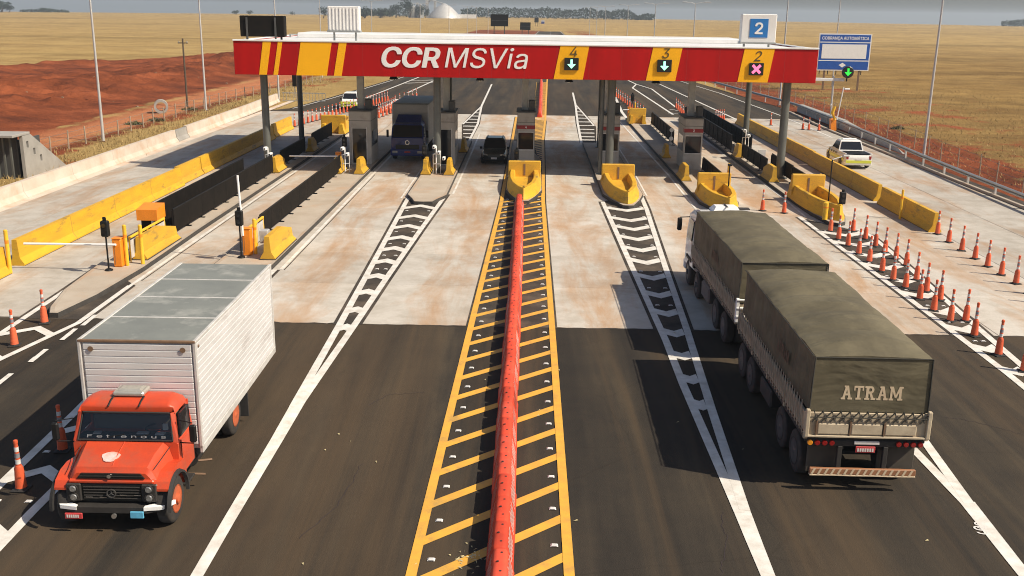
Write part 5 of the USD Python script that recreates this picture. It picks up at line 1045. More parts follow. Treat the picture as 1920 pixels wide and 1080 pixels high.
for s in (-1, 1):
    part(T, 'bonnet_seam', tube([(s * .815, .26, 1.255), (s * .86, .60, 1.33), (s * .905, .97, 1.41)], .009, 5), 'hole_black'); part(T, 'door_seam', join(tube([(s * 1.088, 1.12, .78), (s * 1.088, 1.12, 1.50)], .007, 4), tube([(s * 1.088, 1.85, .78), (s * 1.088, 1.85, 1.50)], .007, 4), tube([(s * 1.088, 1.12, .76), (s * 1.088, 1.85, .76)], .007, 4)), 'hole_black')
part(T, 'bonnet_ridge', tube([(0, .27, 1.312), (0, .60, 1.425), (0, .96, 1.508)], .010, 5), 'truck_red')
part(T, 'sun_visor', cbox(-.88, .88, 1.13, 1.17, 2.055, 2.085, .01), 'rubber')
wsq = np.array([(-.96, 1.005, 1.53), (.96, 1.005, 1.53), (.89, 1.185, 2.05), (-.89, 1.185, 2.05)]); M['screen'] = usdkit.material(stage, '/World/Looks/screen', {'fr': ('fresnel', {'IOR': 1.7}), 't': ('transparent_bsdf', {'color': (.74, .78, .80)}), 'g': ('glossy_bsdf', {'roughness': .03}), 'm': ('mix_closure', {})}, [('fr.fac', 'm.fac'), ('t.BSDF', 'm.closure1'), ('g.BSDF', 'm.closure2')], surface='m.closure')
part(T, 'windscreen', (wsq, np.array([[0, 1, 2], [0, 2, 3]])), 'screen')
part(T, 'windscreen_seal', join(tube(list(wsq[[0, 1]] + [0, -.012, 0]), .018, 6), tube(list(wsq[[1, 2]] + [0, -.012, 0]), .018, 6), tube(list(wsq[[2, 3]] + [0, -.012, 0]), .018, 6), tube(list(wsq[[3, 0]] + [0, -.012, 0]), .018, 6)), 'rubber')
wt = fit(text('F e t r e n o u s', .1, .004, False), -.78, .82, 1.575, 1.632, .99); v = wt[0].copy(); v[:, 1] = .998 + (v[:, 2] - 1.53) * (.18 / .52) - .006 + (v[:, 1] - v[:, 1].max()) * .5; part(T, 'windscreen_lettering', (v, wt[1]), 'rim_pale')
for x in (-.45, .05): part(T, 'wiper', tube([(x, .99, 1.53), (x + .18, 1.02, 1.60), (x + .42, 1.035, 1.64)], .010, 5), 'black_metal')
h = part(T, 'roof_hatch', cbox(-.36, .28, 1.42, 1.84, 2.30, 2.40, .03), 'silver_hatch'); part(T, 'hatch_lid', hull([(-.30, 1.48, 2.402), (.22, 1.48, 2.402), (-.30, 1.80, 2.402), (.22, 1.80, 2.402), (-.24, 1.54, 2.43), (.16, 1.54, 2.43), (-.24, 1.74, 2.43), (.16, 1.74, 2.43)]), 'silver_hatch')
for x in (-.36, .26): part(T, 'roof_strap', tube([(x - .02, 1.22, 2.17), (x, 1.32, 2.25), (x + .02, 1.45, 2.305)], .02, 5), 'black_metal')
for s in (-1, 1): part(T, 'chassis_rail', cbox(s * .42 - .06, s * .42 + .06, .3, 8.3, .58, .80, .01), 'chassis')
part(T, 'fuel_tank', lathe([(.24, -.5), (.26, -.48), (.26, .48), (.24, .5)], 16, 'y', (.72, 2.9, .52)), 'chassis', smooth=40); part(T, 'toolbox', cbox(-1.0, -.6, 2.4, 3.2, .35, .75, .03), 'chassis')
part(T, 'side_guard', join(tube([(1.1, 2.0, .62), (1.36, 2.12, .60)], .025, 6), tube([(.9, 1.9, .36), (1.25, 1.95, .33)], .025, 6)), 'rust_brown')
B = sub(T, 'cargo_box'); bx, by0, by1, bz0, bz1 = 1.20, 2.02, 8.5, .90, 3.30
part(B, 'core', cbox(-bx + .02, bx - .02, by0 + .02, by1 - .02, bz0, bz1 - .02), 'alu_trim'); part(B, 'roof_sheet', join(*[cbox(-bx + .01, bx - .01, by0 + .02 + k * 1.62, by0 + .02 + (k + 1) * 1.62 - .012, bz1 - .018, bz1 + .012 + .004 * (k % 2), .008) for k in range(4)]), 'alu_roof')
nb = 16
for k in range(nb):
    z0 = bz0 + .10 + k * (bz1 - bz0 - .16) / nb; z1 = z0 + (bz1 - bz0 - .16) / nb - .004
    part(B, 'front_board', cbox(-bx + .07, bx - .07, by0 - .022, by0 + .022, z0, z1, .014), 'alu_board')
    for s in (-1, 1): part(B, 'side_board', cbox(s * bx - .018, s * bx + .018, by0 + .07, by1 - .07, z0, z1, .009), 'alu_board')
for s in (-1, 1):
    for y in (by0, by1): part(B, 'corner_post', cbox(s * bx - .045, s * bx + .03, y - .03, y + .045, bz0, bz1, .015), 'alu_trim')
    part(B, 'roof_edge', cbox(s * bx - .04, s * bx + .035, by0 - .03, by1 + .03, bz1 - .035, bz1 + .03, .012), 'alu_trim'); part(B, 'sill', cbox(s * bx - .04, s * bx + .035, by0 - .03, by1 + .03, bz0 - .09, bz0 + .085, .012), 'alu_trim')
    part(B, 'marker_lamp', lathe([(.06, 0), (.05, .02)], 12, 'y', (s * .96, by0 - .05, bz1 - .17)), 'rust_brown'); part(B, 'marker_lamp', lathe([(.035, 0), (.03, .02)], 10, 'x', (s * (bx + .02) - (.02 if s < 0 else 0), by0 + .16, bz1 - .14)), 'rust_brown')
for k in (1, 2, 3): part(B, 'roof_seam', cbox(-bx + .03, bx - .03, by0 + k * 1.62 - .03, by0 + k * 1.62 + .03, bz1 + .008, bz1 + .020, .004), 'alu_trim')
part(B, 'front_edge', cbox(-bx - .03, bx + .03, by0 - .035, by0 + .02, bz1 - .03, bz1 + .028, .012), 'rust_brown')
for k in range(6): part(B, 'crossbeam', cbox(-1.1, 1.1, by0 + .4 + k * 1.1, by0 + .48 + k * 1.1, bz0 - .12, bz0 - .002), 'chassis')
part(B, 'rear_door', cbox(-bx + .08, bx - .08, by1 - .01, by1 + .02, bz0 + .05, bz1 - .06, .01), 'alu_board')

# --- tarpaulin covered bodies
def tarp_body(parent, hw, y0, y1, z0, ze, crown, seed, letter_rear=True, letter_side=None):
    ns, nc = 60, 25; rs = []
    for i in range(ns + 1):
        t = i / ns; y = y0 + t * (y1 - y0); bow = abs(math.sin(math.pi * t * 5.0)); sag = (1 - bow ** .6) * 0
        ring = []
        for k in range(5):
            f = k / 4; ring.append([-hw - .02 + .05 * f - .03 * math.sin(math.pi * f) * math.sin(t * 40 + seed), y, z0 + f * (ze - z0)])
        for k in range(1, nc):
            f = k / nc; x = (-1 + 2 * f) * (hw - .03); q = 1 - (x / hw) ** 2; endf = min(1, .35 + 6 * min(t, 1 - t) * (y1 - y0) / 7)
            ring.append([x, y, ze + crown * q * endf * (.66 + .34 * bow ** .7)])
        for k in range(4, -1, -1):
            f = k / 4; ring.append([hw + .02 - .05 * f + .03 * math.sin(math.pi * f) * math.sin(t * 37 + seed), y, z0 + f * (ze - z0)])
        ring = np.array(ring); w = (meshkit.fbm(ring * np.array([.9, 1.6, 1.2]) + seed * 7.3, 4, seed) - .5); ring[:, 2] += w * .13 * (ring[:, 2] > ze - .02); ring[:, 0] += w * .05 * (ring[:, 2] < ze - .1) * np.sign(ring[:, 0])
        rs.append(ring)
    part(parent, 'tarpaulin', rings(rs), 'tarp', smooth=50)
    part(parent, 'tarpaulin_seam', join(tube([tuple(p) for p in np.array([r[2] for r in rs])[::4] * 0 + np.array([[-hw - .012, r[4][1], ze + .012] for r in rs])[::4]], .014, 5), tube([(-hw - .01, y0 - .012, z0 + .02), (-hw + .02, y0 - .012, ze)], .016, 5), tube([(-hw + .03, y0 - .01, ze), (hw - .03, y0 - .01, ze)], .014, 5), tube([(hw + .01, y0 - .012, z0 + .02), (hw - .02, y0 - .012, ze)], .016, 5)), 'rope_dark')
def slab_serif(ch, h=1.0):
    b = shapely.box; L = shapely.Polygon
    if ch == 'A':
        s = L([(.10, 0), (.32, 0), (.62, 1), (.40, 1)]).union(L([(.46, 1), (.66, 1), (.98, 0), (.74, 0)])).union(b(.25, .30, .82, .43)).union(b(0, 0, .40, .13)).union(b(.64, 0, 1.08, .13)).union(b(.26, .88, .62, 1)); return s, 1.12
    if ch == 'T': return b(.36, 0, .60, 1).union(b(.02, .86, .94, 1)).union(b(.02, .66, .14, 1)).union(b(.82, .66, .94, 1)).union(b(.22, 0, .74, .13)), 1.0
    if ch == 'R':
        bowl = shapely.affinity.scale(shapely.Point(.56, .73).buffer(.27, 12), 1.15, 1); s = b(.12, 0, .36, 1).union(b(0, 0, .48, .13)).union(b(0, .87, .5, 1)).union(bowl.union(b(.2, .46, .56, 1)).difference(shapely.affinity.scale(shapely.Point(.52, .73).buffer(.13, 10), 1.1, 1))).union(L([(.44, .5), (.66, .5), (.96, 0), (.68, 0)])).union(b(.62, 0, 1.06, .13)); return s, 1.1
    return b(.10, 0, .30, 1).union(b(.94, 0, 1.18, 1)).union(L([(.10, 1), (.36, 1), (.72, .2), (.56, .2)])).union(L([(1.16, 1), (.92, 1), (.56, .2), (.72, .2)])).union(b(0, 0, .42, .13)).union(b(.82, 0, 1.3, .13)).union(b(0, .87, .32, 1)).union(b(.96, .87, 1.3, 1)), 1.34
def word_slab(w, gap=.06):
    x, out = 0.0, []
    for ch in w:
        s, adv = slab_serif(ch); out.append(prism(shapely.affinity.translate(s, x, 0), 0, .003, 'y')); x += adv + gap
    return join(*out)
def bed(parent, hw, y0, y1, z0, z1, rear=True, ropes=34):
    part(parent, 'bed_floor', cbox(-hw, hw, y0, y1, z0 - .16, z0, .02), 'chassis')
    for s in (-1, 1):
        n = 4; L = (y1 - y0) / n
        for k in range(n): part(parent, 'side_board', cbox(s * hw - .03, s * hw + .03, y0 + k * L + .03, y0 + (k + 1) * L - .03, z0 + .003, z1, .01), 'bed_cream')
        for k in range(n + 1): part(parent, 'stake', cbox(s * hw - .045, s * hw + .05, y0 + k * L - .035, y0 + k * L + .028, z0 - .08, z1 + .04, .01), 'bed_cream')
        for k in range(n): part(parent, 'hook_rail', cbox(s * hw + s * .031, s * hw + s * .05, y0 + k * L + .06, y0 + (k + 1) * L - .06, z0 + .05, z0 + .08), 'rust_brown')
        a = []
        for k in range(ropes):
            ya = y0 + (k + .2) * (y1 - y0) / ropes; yb = ya + (y1 - y0) / ropes * .9; x = s * (hw + .065); a += [tube([(x, ya, z0 + .03), (x, yb, z1 + .22)], .011, 4), tube([(x, yb, z1 + .22), (x, ya + (y1 - y0) / ropes, z0 + .03)], .011, 4)]
        part(parent, 'lashing_ropes', join(*a), 'rope_pale', kind='stuff')
def trailer_wheels(parent, ys, hw, r=.50):
    for y in ys:
        for s in (-1, 1): wheel(parent, s * (hw - .16), y, r, .28, s, 'rim_grey', True)
        part(parent, 'axle', tube([(-hw + .3, y, r), (hw - .3, y, r)], .06, 8), 'chassis')
G = thing('tarpaulin_trailer', 'olive tarpaulin covered trailer lettered ATRAM on its rear, seen from behind', 'trailer', (7.36, 19.9, 0), -.008)
tarp_body(G, 1.25, 0, 7.25, 1.86, 3.08, .24, 2)
bed(G, 1.29, .02, 7.25, 1.30, 1.80)
m = word_slab('ATRAM'); part(G, 'lettering', fit(m, -.62, .68, 2.14, 2.45, -.003), 'letter_cream')
part(G, 'tailgate_frame', cbox(-1.32, 1.32, -.03, .02, 1.30, 1.84, .01), 'bed_cream')
for k in range(3): part(G, 'tailgate_panel', cbox(-1.06 + k * .72, -.40 + k * .72, -.075, -.032, 1.36, 1.60, .015), 'bed_cream'); part(G, 'tailgate_hinge', cbox(-1.10 + k * .72, -1.07 + k * .72, -.085, -.032, 1.34, 1.66), 'rust_brown')
part(G, 'tailgate_rail', cbox(-1.34, 1.34, -.09, -.033, 1.285, 1.33, .008), 'bed_cream')
for s in (-1, 1): part(G, 'corner_stake', cbox(s * 1.29 - .045, s * 1.29 + .045, -.10, .0, 1.29, 1.92, .015), 'bed_cream')
rp = []
for k in range(13):
    x = -1.2 + k * .19; rp += [tube([(x, -.08, 1.64), (x + .22, -.075, 1.88)], .016, 5), tube([(x + .02, -.078, 1.92), (x + .10, -.08, 1.66)], .012, 5)]
rp += [tube([(-1.25, -.082, 1.75), (1.25, -.082, 1.75)], .014, 5)]
part(G, 'lashing_ropes', join(*rp), 'rope_dark', kind='stuff')
part(G, 'rear_beam', cbox(-1.22, 1.22, -.02, .12, 1.06, 1.20, .02), 'chassis')
for s in (-1, 1):
    for k in range(4): part(G, 'tail_lamp', lathe([(.05, 0), (.062, .02), (.062, .05)], 12, 'y', (s * (1.18 - k * .155), -.06, 1.14)), 'lamp_amber' if (s < 0 and k == 0) else 'lamp_red')
part(G, 'number_lamp', cbox(-.24, .30, -.05, -.022, 1.12, 1.20, .01), 'plate_white'); part(G, 'licence_plate', cbox(-.20, .22, -.06, -.03, .94, 1.08, .006), 'plate_red'); part(G, 'plate_characters', join(*[cbox(-.165 + k * .052, -.13 + k * .052, -.066, -.061, .965, 1.04) for k in range(7)]), 'plate_white', kind='stuff')
part(G, 'mud_flap', cbox(-1.16, -.42, .18, .21, .36, 1.05, .01), 'mud_flap'); part(G, 'mud_flap', cbox(.36, 1.16, .18, .21, .36, 1.05, .01), 'mud_flap')
for x in (-.52, .46): part(G, 'bumper_arm', cbox(x - .05, x + .05, -.02, .08, .52, 1.06, .01), 'chassis')
part(G, 'bumper_bar', cbox(-1.14, 1.14, -.08, .0, .42, .56, .012), 'stripe_rust')
part(G, 'bumper_stripes', join(*[prism([(-1.12 + k * .14, .425), (-1.07 + k * .14, .425), (-1.01 + k * .14, .555), (-1.06 + k * .14, .555)], -.084, -.081, 'y') for k in range(16)]), 'letter_cream', kind='stuff'); part(G, 'bumper_lip', cbox(-1.14, 1.14, -.085, .0, .385, .418, .008), 'letter_cream')
for s in (-1, 1): part(G, 'chassis_rail', cbox(s * .42 - .05, s * .42 + .05, .15, 7.1, .92, 1.13, .01), 'chassis')
trailer_wheels(G, (.95, 2.30, 5.85, 7.05), 1.25); part(G, 'drawbar', hull([(-.4, 7.1, .7), (.4, 7.1, .7), (-.4, 7.1, .82), (.4, 7.1, .82), (0, 8.7, .7), (.06, 8.7, .8)]), 'chassis')
part(G, 'side_tank', cbox(-1.24, -.8, 3.4, 4.6, .50, .95, .04), 'chassis'); part(G, 'side_tank', cbox(.8, 1.24, 3.4, 4.6, .50, .95, .04), 'chassis')
ws = mv(fit(word_slab('ATRAM'), 0, 1.15, 0, .30, 0), rz=-math.pi / 2); part(G, 'side_lettering', (ws[0] + np.array([-1.292, 3.0, 2.22]), ws[1]), 'letter_faded')
front_c = 7.50
H = thing('tarpaulin_truck', 'white cab truck with an olive tarpaulin body, pulling the lettered trailer', 'truck', (front_c, 28.1, 0), .012)
tarp_body(H, 1.27, 0, 7.6, 1.86, 3.08, .22, 5); bed(H, 1.30, .02, 7.6, 1.30, 1.80)
part(H, 'rear_panel', cbox(-1.31, 1.31, -.03, .015, 1.30, 1.84, .01), 'bed_cream')
for s in (-1, 1): part(H, 'corner_stake', cbox(s * 1.31 - .05, s * 1.31 + .05, -.10, .0, 1.29, 2.02, .015), 'sign_white'); part(H, 'chassis_rail', cbox(s * .42 - .05, s * .42 + .05, .1, 10.0, .80, 1.12, .01), 'chassis')
for z in (1.45, 1.70, 1.95): part(H, 'corner_bar', cbox(-1.35, -1.0, -.12, -.04, z, z + .05, .01), 'sign_white')
for y in (2.0, 3.4): 
    for s in (-1, 1): wheel(H, s * 1.10, y, .50, .28, s, 'rim_grey', True)
for y in (7.0, 8.9):
    for s in (-1, 1): wheel(H, s * 1.08, y, .50, .29, s, 'rim_grey')
part(H, 'fuel_tank', cbox(-1.25, -.75, 4.6, 5.9, .45, 1.0, .06), 'rim_grey'); part(H, 'air_tank', cbox(.75, 1.25, 4.6, 5.9, .45, 1.0, .06), 'chassis')
ws = mv(fit(word_slab('ATRAM'), 0, 1.1, 0, .28, 0), rz=-math.pi / 2); part(H, 'side_lettering', (ws[0] + np.array([-1.312, 4.2, 2.24]), ws[1]), 'letter_faded')
part(H, 'cab', rings([ringbox(1.20, .75, 2.78, 7.78, .12, 1.12), ringbox(1.22, .70, 2.92, 8.1, .16, 1.10), ringbox(1.22, .62, 2.92, 8.9, .16, 1.10), ringbox(1.22, .55, 2.75, 9.75, .16, 1.12), ringbox(1.18, .55, 2.0, 10.05, .14, 1.14)]), 'cab_white', smooth=35)
part(H, 'windscreen', hull([(-1.08, 9.79, 2.55), (1.08, 9.79, 2.55), (-1.12, 10.02, 1.75), (1.12, 10.02, 1.75), (-1.08, 9.9, 2.6), (1.08, 9.9, 2.6), (-1.12, 10.09, 1.8), (1.12, 10.09, 1.8)]), 'dark_glass')
for s in (-1, 1):
    part(H, 'side_window', hull([(s * 1.17, 8.6, 1.75), (s * 1.17, 9.6, 1.70), (s * 1.12, 8.6, 2.5), (s * 1.12, 9.4, 2.5), (s * 1.225, 8.6, 1.75), (s * 1.225, 9.6, 1.70), (s * 1.155, 8.6, 2.5), (s * 1.155, 9.4, 2.5)]), 'dark_glass'); part(H, 'cab_fairing', cbox(s * 1.13, s * 1.235, 7.76, 8.0, .9, 2.7, .03), 'black_metal'); part(H, 'wheel_arch', cbox(s * 1.0, s * 1.24, 8.35, 9.45, .95, 1.12, .04), 'black_metal')
    m = sub(H, 'mirror'); part(m, 'head', cbox(s * 1.42, s * 1.60, 9.62, 9.74, 1.95, 2.45, .04), 'black_metal'); part(m, 'bracket', tube([(s * 1.14, 9.6, 2.5), (s * 1.5, 9.68, 2.46)], .02, 6), 'black_metal')
part(H, 'air_conditioner', hull([(x, y, z) for x, y, z in ((-.52, 8.35, 2.922), (.52, 8.35, 2.922), (-.52, 9.2, 2.922), (.52, 9.2, 2.922), (-.40, 8.45, 3.12), (.40, 8.45, 3.12), (-.38, 9.05, 3.10), (.38, 9.05, 3.10))]), 'sign_white'); part(H, 'sun_visor', cbox(.5, 1.15, 9.6, 9.9, 2.78, 2.84, .02), 'chassis'); part(H, 'roof_lamp', cbox(-.03, .03, 8.3, 9.0, 3.121, 3.15, .01), 'chassis')
part(H, 'front_bumper', cbox(-1.2, 1.2, 9.9, 10.2, .35, .75, .06), 'cab_white')

# --- blue cab-over truck under the canopy
Bt = thing('box_truck', 'dark blue cab-over truck with a pale box, stopped in the shade beside a booth', 'truck', (-8.35, 68.2, 0), -.01)
part(Bt, 'cab', rings([ringbox(1.10, .45, 1.55, .02, .10, 1.08), ringbox(1.14, .42, 1.62, .10, .12, 1.12), ringbox(1.14, .42, 2.45, .45, .14, 1.06), ringbox(1.14, .45, 2.58, .8, .16, 1.04), ringbox(1.14, .5, 2.58, 1.75, .14, 1.06)]), 'truck_navy', smooth=35)
part(Bt, 'windscreen', hull([(-1.02, .02, 1.62), (1.02, .02, 1.62), (-.96, .38, 2.38), (.96, .38, 2.38), (-1.02, .10, 1.66), (1.02, .10, 1.66), (-.96, .46, 2.40), (.96, .46, 2.40)]), 'dark_glass'); part(Bt, 'grille', cbox(-.8, .8, -.02, .03, .80, 1.10, .02), 'display_black')
part(Bt, 'emblem', join(lathe([(.15, 0), (.15, .02), (.12, .02), (.12, 0), (.15, 0)], 20, 'y', (0, -.045, 1.25), cap=False), *[tube([(a, -.04, b), (c, -.04, d)], .012, 4) for a, b, c, d in ((-.06, 1.35, 0, 1.26), (.06, 1.35, 0, 1.26), (-.10, 1.30, -.05, 1.15), (-.05, 1.15, 0, 1.24), (.10, 1.30, .05, 1.15), (.05, 1.15, 0, 1.24))]), 'chrome')
part(Bt, 'bumper', cbox(-1.16, 1.16, -.06, .25, .34, .78, .05), 'truck_navy'); part(Bt, 'licence_plate', cbox(-.2, .2, -.075, -.062, .55, .67), 'plate_red')
for s in (-1, 1):
    part(Bt, 'headlight', cbox(s * .86 - .18, s * .86 + .18, -.08, -.055, .52, .68, .01), 'lamp_glass'); part(Bt, 'side_window', hull([(s * 1.10, .35, 1.62), (s * 1.10, 1.3, 1.62), (s * 1.05, .55, 2.3), (s * 1.05, 1.3, 2.3), (s * 1.148, .35, 1.62), (s * 1.148, 1.3, 1.62), (s * 1.10, .55, 2.3), (s * 1.10, 1.3, 2.3)]), 'dark_glass')
    part(Bt, 'mirror', cbox(s * 1.28, s * 1.44, .05, .15, 1.6, 2.1, .03), 'black_metal')
    for y in (1.0, 5.4): wheel(Bt, s * 1.0, y, .48, .28, s)
part(Bt, 'wind_deflector', hull([(-.9, .75, 2.56), (.9, .75, 2.56), (-.9, 1.7, 2.56), (.9, 1.7, 2.56), (-.8, 1.5, 3.0), (.8, 1.5, 3.0), (-.8, 1.7, 3.0), (.8, 1.7, 3.0)]), 'truck_navy')
Bb = sub(Bt, 'cargo_box'); part(Bb, 'body', cbox(-1.25, 1.25, 1.95, 8.6, .95, 3.66, .03), 'box_white'); part(Bb, 'roof', cbox(-1.27, 1.27, 1.93, 8.62, 3.662, 3.74, .02), 'alu_roof')
for s in (-1, 1): part(Bb, 'corner_post', cbox(s * 1.25 - .05, s * 1.25 + .025, 1.92, 2.0, .95, 3.66, .01), 'sign_white')
part(Bt, 'chassis_rail', cbox(-.5, .5, .5, 8.4, .6, .94, .02), 'chassis')

# --- cars
def car(name, label, loc, rz, L, W, Hh, body, lower=None, kind='suv', cat='car', roofc=None):
    """Front towards -y at y = 0."""
    t = thing(name, label, cat, loc, rz); w = W / 2; bz = Hh * .58; lower = lower or body
    r = .34 if kind != 'pickup' else .38
    st = [(0, .32, bz * .72, w * .80), (.10, .24, bz * .80, w * .93), (.5, .20, bz * .86, w), (L * .28, .20, bz * .97, w), (L * .5, .20, bz, w), (L - .5, .20, bz, w), (L - .08, .28, bz * .96, w * .95), (L, .36, bz * .85, w * .88)]
    part(t, 'body', rings([ringbox(hw, z0 + .25, z1, y, .07, hw * .93) for y, z0, z1, hw in st]), body, smooth=35)
    part(t, 'lower_body', rings([ringbox(hw * 1.003, z0, z0 + .29, y - .004, .05) for y, z0, z1, hw in st]), lower, smooth=35)
    if kind == 'suv': a0, a1, b0, b1 = L * .26, L * .42, L * .93, L * .82
    elif kind == 'sedan': a0, a1, b0, b1 = L * .27, L * .44, L * .86, L * .70
    else: a0, a1, b0, b1 = L * .24, L * .38, L * .62, L * .57
    tw = w * .74
    top = [(-tw, a1, Hh), (tw, a1, Hh), (tw, b1, Hh), (-tw, b1, Hh)]; bot = [(-w * .92, a0, bz), (w * .92, a0, bz), (w * .92, b0, bz), (-w * .92, b0, bz)]
    part(t, 'cabin', hull([(x, y, z - .06) for x, y, z in top] + [(x * .9, y + (.1 if y < L / 2 else -.1), z) for x, y, z in top] + [(x, y, z - .04) for x, y, z in bot]), roofc or body)
    def quad(p, k0, k1, name, shift):
        q = np.array(p, float); c = q.mean(0); q = c + (q - c) * np.array([k0, k0, k1]); sh = np.array(shift); part(t, name, hull(np.concatenate([q + sh, q - sh])), 'dark_glass')
    def lerp(a, b, f): return tuple(np.array(a) * (1 - f) + np.array(b) * f)
    tp = [(x, y, z - .06) for x, y, z in top]
    quad([lerp(bot[0], tp[0], .12), lerp(bot[1], tp[1], .12), lerp(bot[1], tp[1], .95), lerp(bot[0], tp[0], .95)], .92, 1, 'windscreen', (0, -.02, .012)); quad([lerp(bot[3], tp[3], .15), lerp(bot[2], tp[2], .15), lerp(bot[2], tp[2], .92), lerp(bot[3], tp[3], .92)], .88, 1, 'rear_window', (0, .02, .012))
    for s, i, j in ((-1, 0, 3), (1, 1, 2)): quad([lerp(bot[i], tp[i], .15), lerp(bot[j], tp[j], .15), lerp(bot[j], tp[j], .9), lerp(bot[i], tp[i], .9)], .86, 1, 'side_window', (s * .016, 0, .008))
    for s in (-1, 1):
        for y in (L * .19, L * .80): wheel(t, s * (w - .08), y, r, .22, s, 'rim_grey')
        part(t, 'headlight', hull([(s * w * .52, -.015, bz * .66), (s * w * .86, .06, bz * .70), (s * w * .52, -.01, bz * .78), (s * w * .9, .14, bz * .80), (s * w * .6, .2, bz * .7), (s * w * .9, .2, bz * .74)]), 'lamp_glass'); part(t, 'tail_light', cbox(s * w * .80 - .08, s * w * .80 + .08, L - .06, L + .015, bz * .68, bz * .92, .02), 'lamp_red'); part(t, 'mirror', cbox(s * w * .98, s * (w + .16), a0 + .2, a0 + .32, bz - .02, bz + .14, .03), body if kind != 'suv' else 'black_metal')
        part(t, 'fog_lamp', lathe([(.07, 0), (.06, .03)], 10, 'y', (s * w * .78, .02, .42)), 'lamp_glass')
    part(t, 'grille', hull([(-w * .46, -.015, bz * .55), (w * .46, -.015, bz * .55), (-w * .5, .0, bz * .74), (w * .5, .0, bz * .74), (-w * .46, .1, bz * .6), (w * .46, .1, bz * .6)]), 'display_black'); part(t, 'licence_plate', cbox(-.2, .2, -.035, -.016, .40, .52), 'plate_white'); part(t, 'rear_plate', cbox(-.2, .2, L + .012, L + .026, .62, .74), 'plate_white')
    return t, w, bz
t, w, bz = car('car', 'dark grey compact car coming out of the shade beside the central booth', (-2.35, 66.9, 0), 0, 3.9, 1.72, 1.62, 'car_grey', 'black_metal')
for s in (-1, 1): part(t, 'roof_bar', cbox(s * .52 - .02, s * .52 + .02, 1.8, 3.1, 1.61, 1.66, .01), 'black_metal')
t, w, bz = car('service_car', 'white service car with lime yellow bonnet edge among the far cones', (-18.7, 103.6, 0), .05, 4.2, 1.8, 1.62, 'van_white', 'van_lime', 'suv')
part(t, 'lime_band', hull([(-w * .9, -.03, .58), (w * .9, -.03, .58), (-w * .9, -.03, .84), (w * .9, -.03, .84), (-w * .9, .05, .6), (w * .9, .05, .84)]), 'van_lime')
t, w, bz = car('pickup', 'white pickup with lime yellow bands driving away beyond the right barrier', (22.45, 72.6, 0), math.pi - .02, 5.0, 1.9, 1.72, 'van_white', 'van_white', 'pickup', 'pickup truck')
part(t, 'load_bed', cbox(-.78, .78, 3.2, 4.85, bz + .002, bz + .03), 'black_metal'); part(t, 'tailgate_band', cbox(-.86, .86, 4.985, 5.012, .42, .62, .01), 'van_lime')
for s in (-1, 1):
    part(t, 'lime_band', cbox(s * w * .99, s * (w + .012), .6, 4.6, .50, .74, .008), 'van_lime'); part(t, 'bed_rail', cbox(s * .86 - .05, s * .86 + .05, 3.15, 4.9, bz + .002, bz + .07, .02), 'van_white')
    for k in range(4): part(t, 'dark_check', cbox(s * w * .99, s * (w + .014), 1.0 + k * .55, 1.22 + k * .55, .80, .93, .004), 'display_black')
part(t, 'light_bar', cbox(-.5, .5, 2.2, 2.45, 1.722, 1.80, .03), 'sign_white')

# ------------------------------------------------------------------ far country
def crown(cx, cy, z0, rx, ry, h, n, size, seed):
    r = np.random.default_rng(seed); V, F = [], []
    lobes = [(r.uniform(-.55, .55) * rx, r.uniform(-.5, .5) * ry, z0 + h * r.uniform(.3, .78), r.uniform(.35, .6)) for _ in range(7)]
    for k in range(n):
        lx, ly, lz, lr = lobes[r.integers(7)]; d = r.normal(size=3); d /= np.linalg.norm(d); q = r.uniform(.55, 1.05)
        p = np.array([cx + lx + d[0] * rx * lr * q, cy + ly + d[1] * ry * lr * q, lz + d[2] * h * .30 * q]); p[2] = max(p[2], z0)
        a, b = r.normal(size=3), r.normal(size=3); a *= size / np.linalg.norm(a); b *= size / np.linalg.norm(b); i = len(V); V += [p - a, p + a * .6 + b * .4, p + b]; F.append([i, i + 1, i + 2])
    return np.array(V), np.array(F)
def tree(u, y, w, h, label, seed, m='leaf_far', n=420, grp=None, squash=1.0):
    x = float(aty(u, 30, y)[0]); z = gz(x, y); t = thing('tree', label, 'tree', group=grp)
    part(t, 'trunk', tube([(x, y, z - .3), (x + .1 * w, y, z + h * .3), (x + .05 * w, y, z + h * .6)], w * .05 + .12, 6, .08), 'bark')
    part(t, 'crown', crown(x, y, z + h * .12, w * .55, w * .55, h * .88, n, w * .09, seed), m)
tree(3, 1150, 24, 13, 'dark tree clump cut by the upper left corner', 1, n=500); tree(18, 1160, 12, 9, 'small dark tree just right of the corner clump', 2)
for i, (u, w, h) in enumerate(((442, 11, 4.5), (468, 9, 5), (548, 7, 4), (85, 14, 5))): tree(u, 1190, w, h, f'small lone tree on the left horizon, {["left of the black box sign", "behind the top of the black box sign", "between the two box signs", "between the two leftmost light poles"][i]}', 10 + i, n=220)
tree(606, 900, 9, 10, 'dark round tree left of the white ribbed box', 21); tree(683, 950, 18, 10, 'dark rounded tree right of the white ribbed box', 22); tree(712, 1000, 22, 9, 'low dark tree between the ribbed box and the farm', 23)
tree(742, 1020, 14, 13, 'dark tree left of the tall pointed tree', 24); tree(768, 1040, 17, 18, 'tall pointed dark tree left of the white grain dome', 25, n=520); tree(786, 1040, 12, 14, 'dark tree between the pointed tree and the grain dome', 26); tree(798, 1050, 9, 12, 'thin dark tree next to the grain dome', 27); tree(730, 1080, 16, 7, 'low dark tree at the farm', 28)
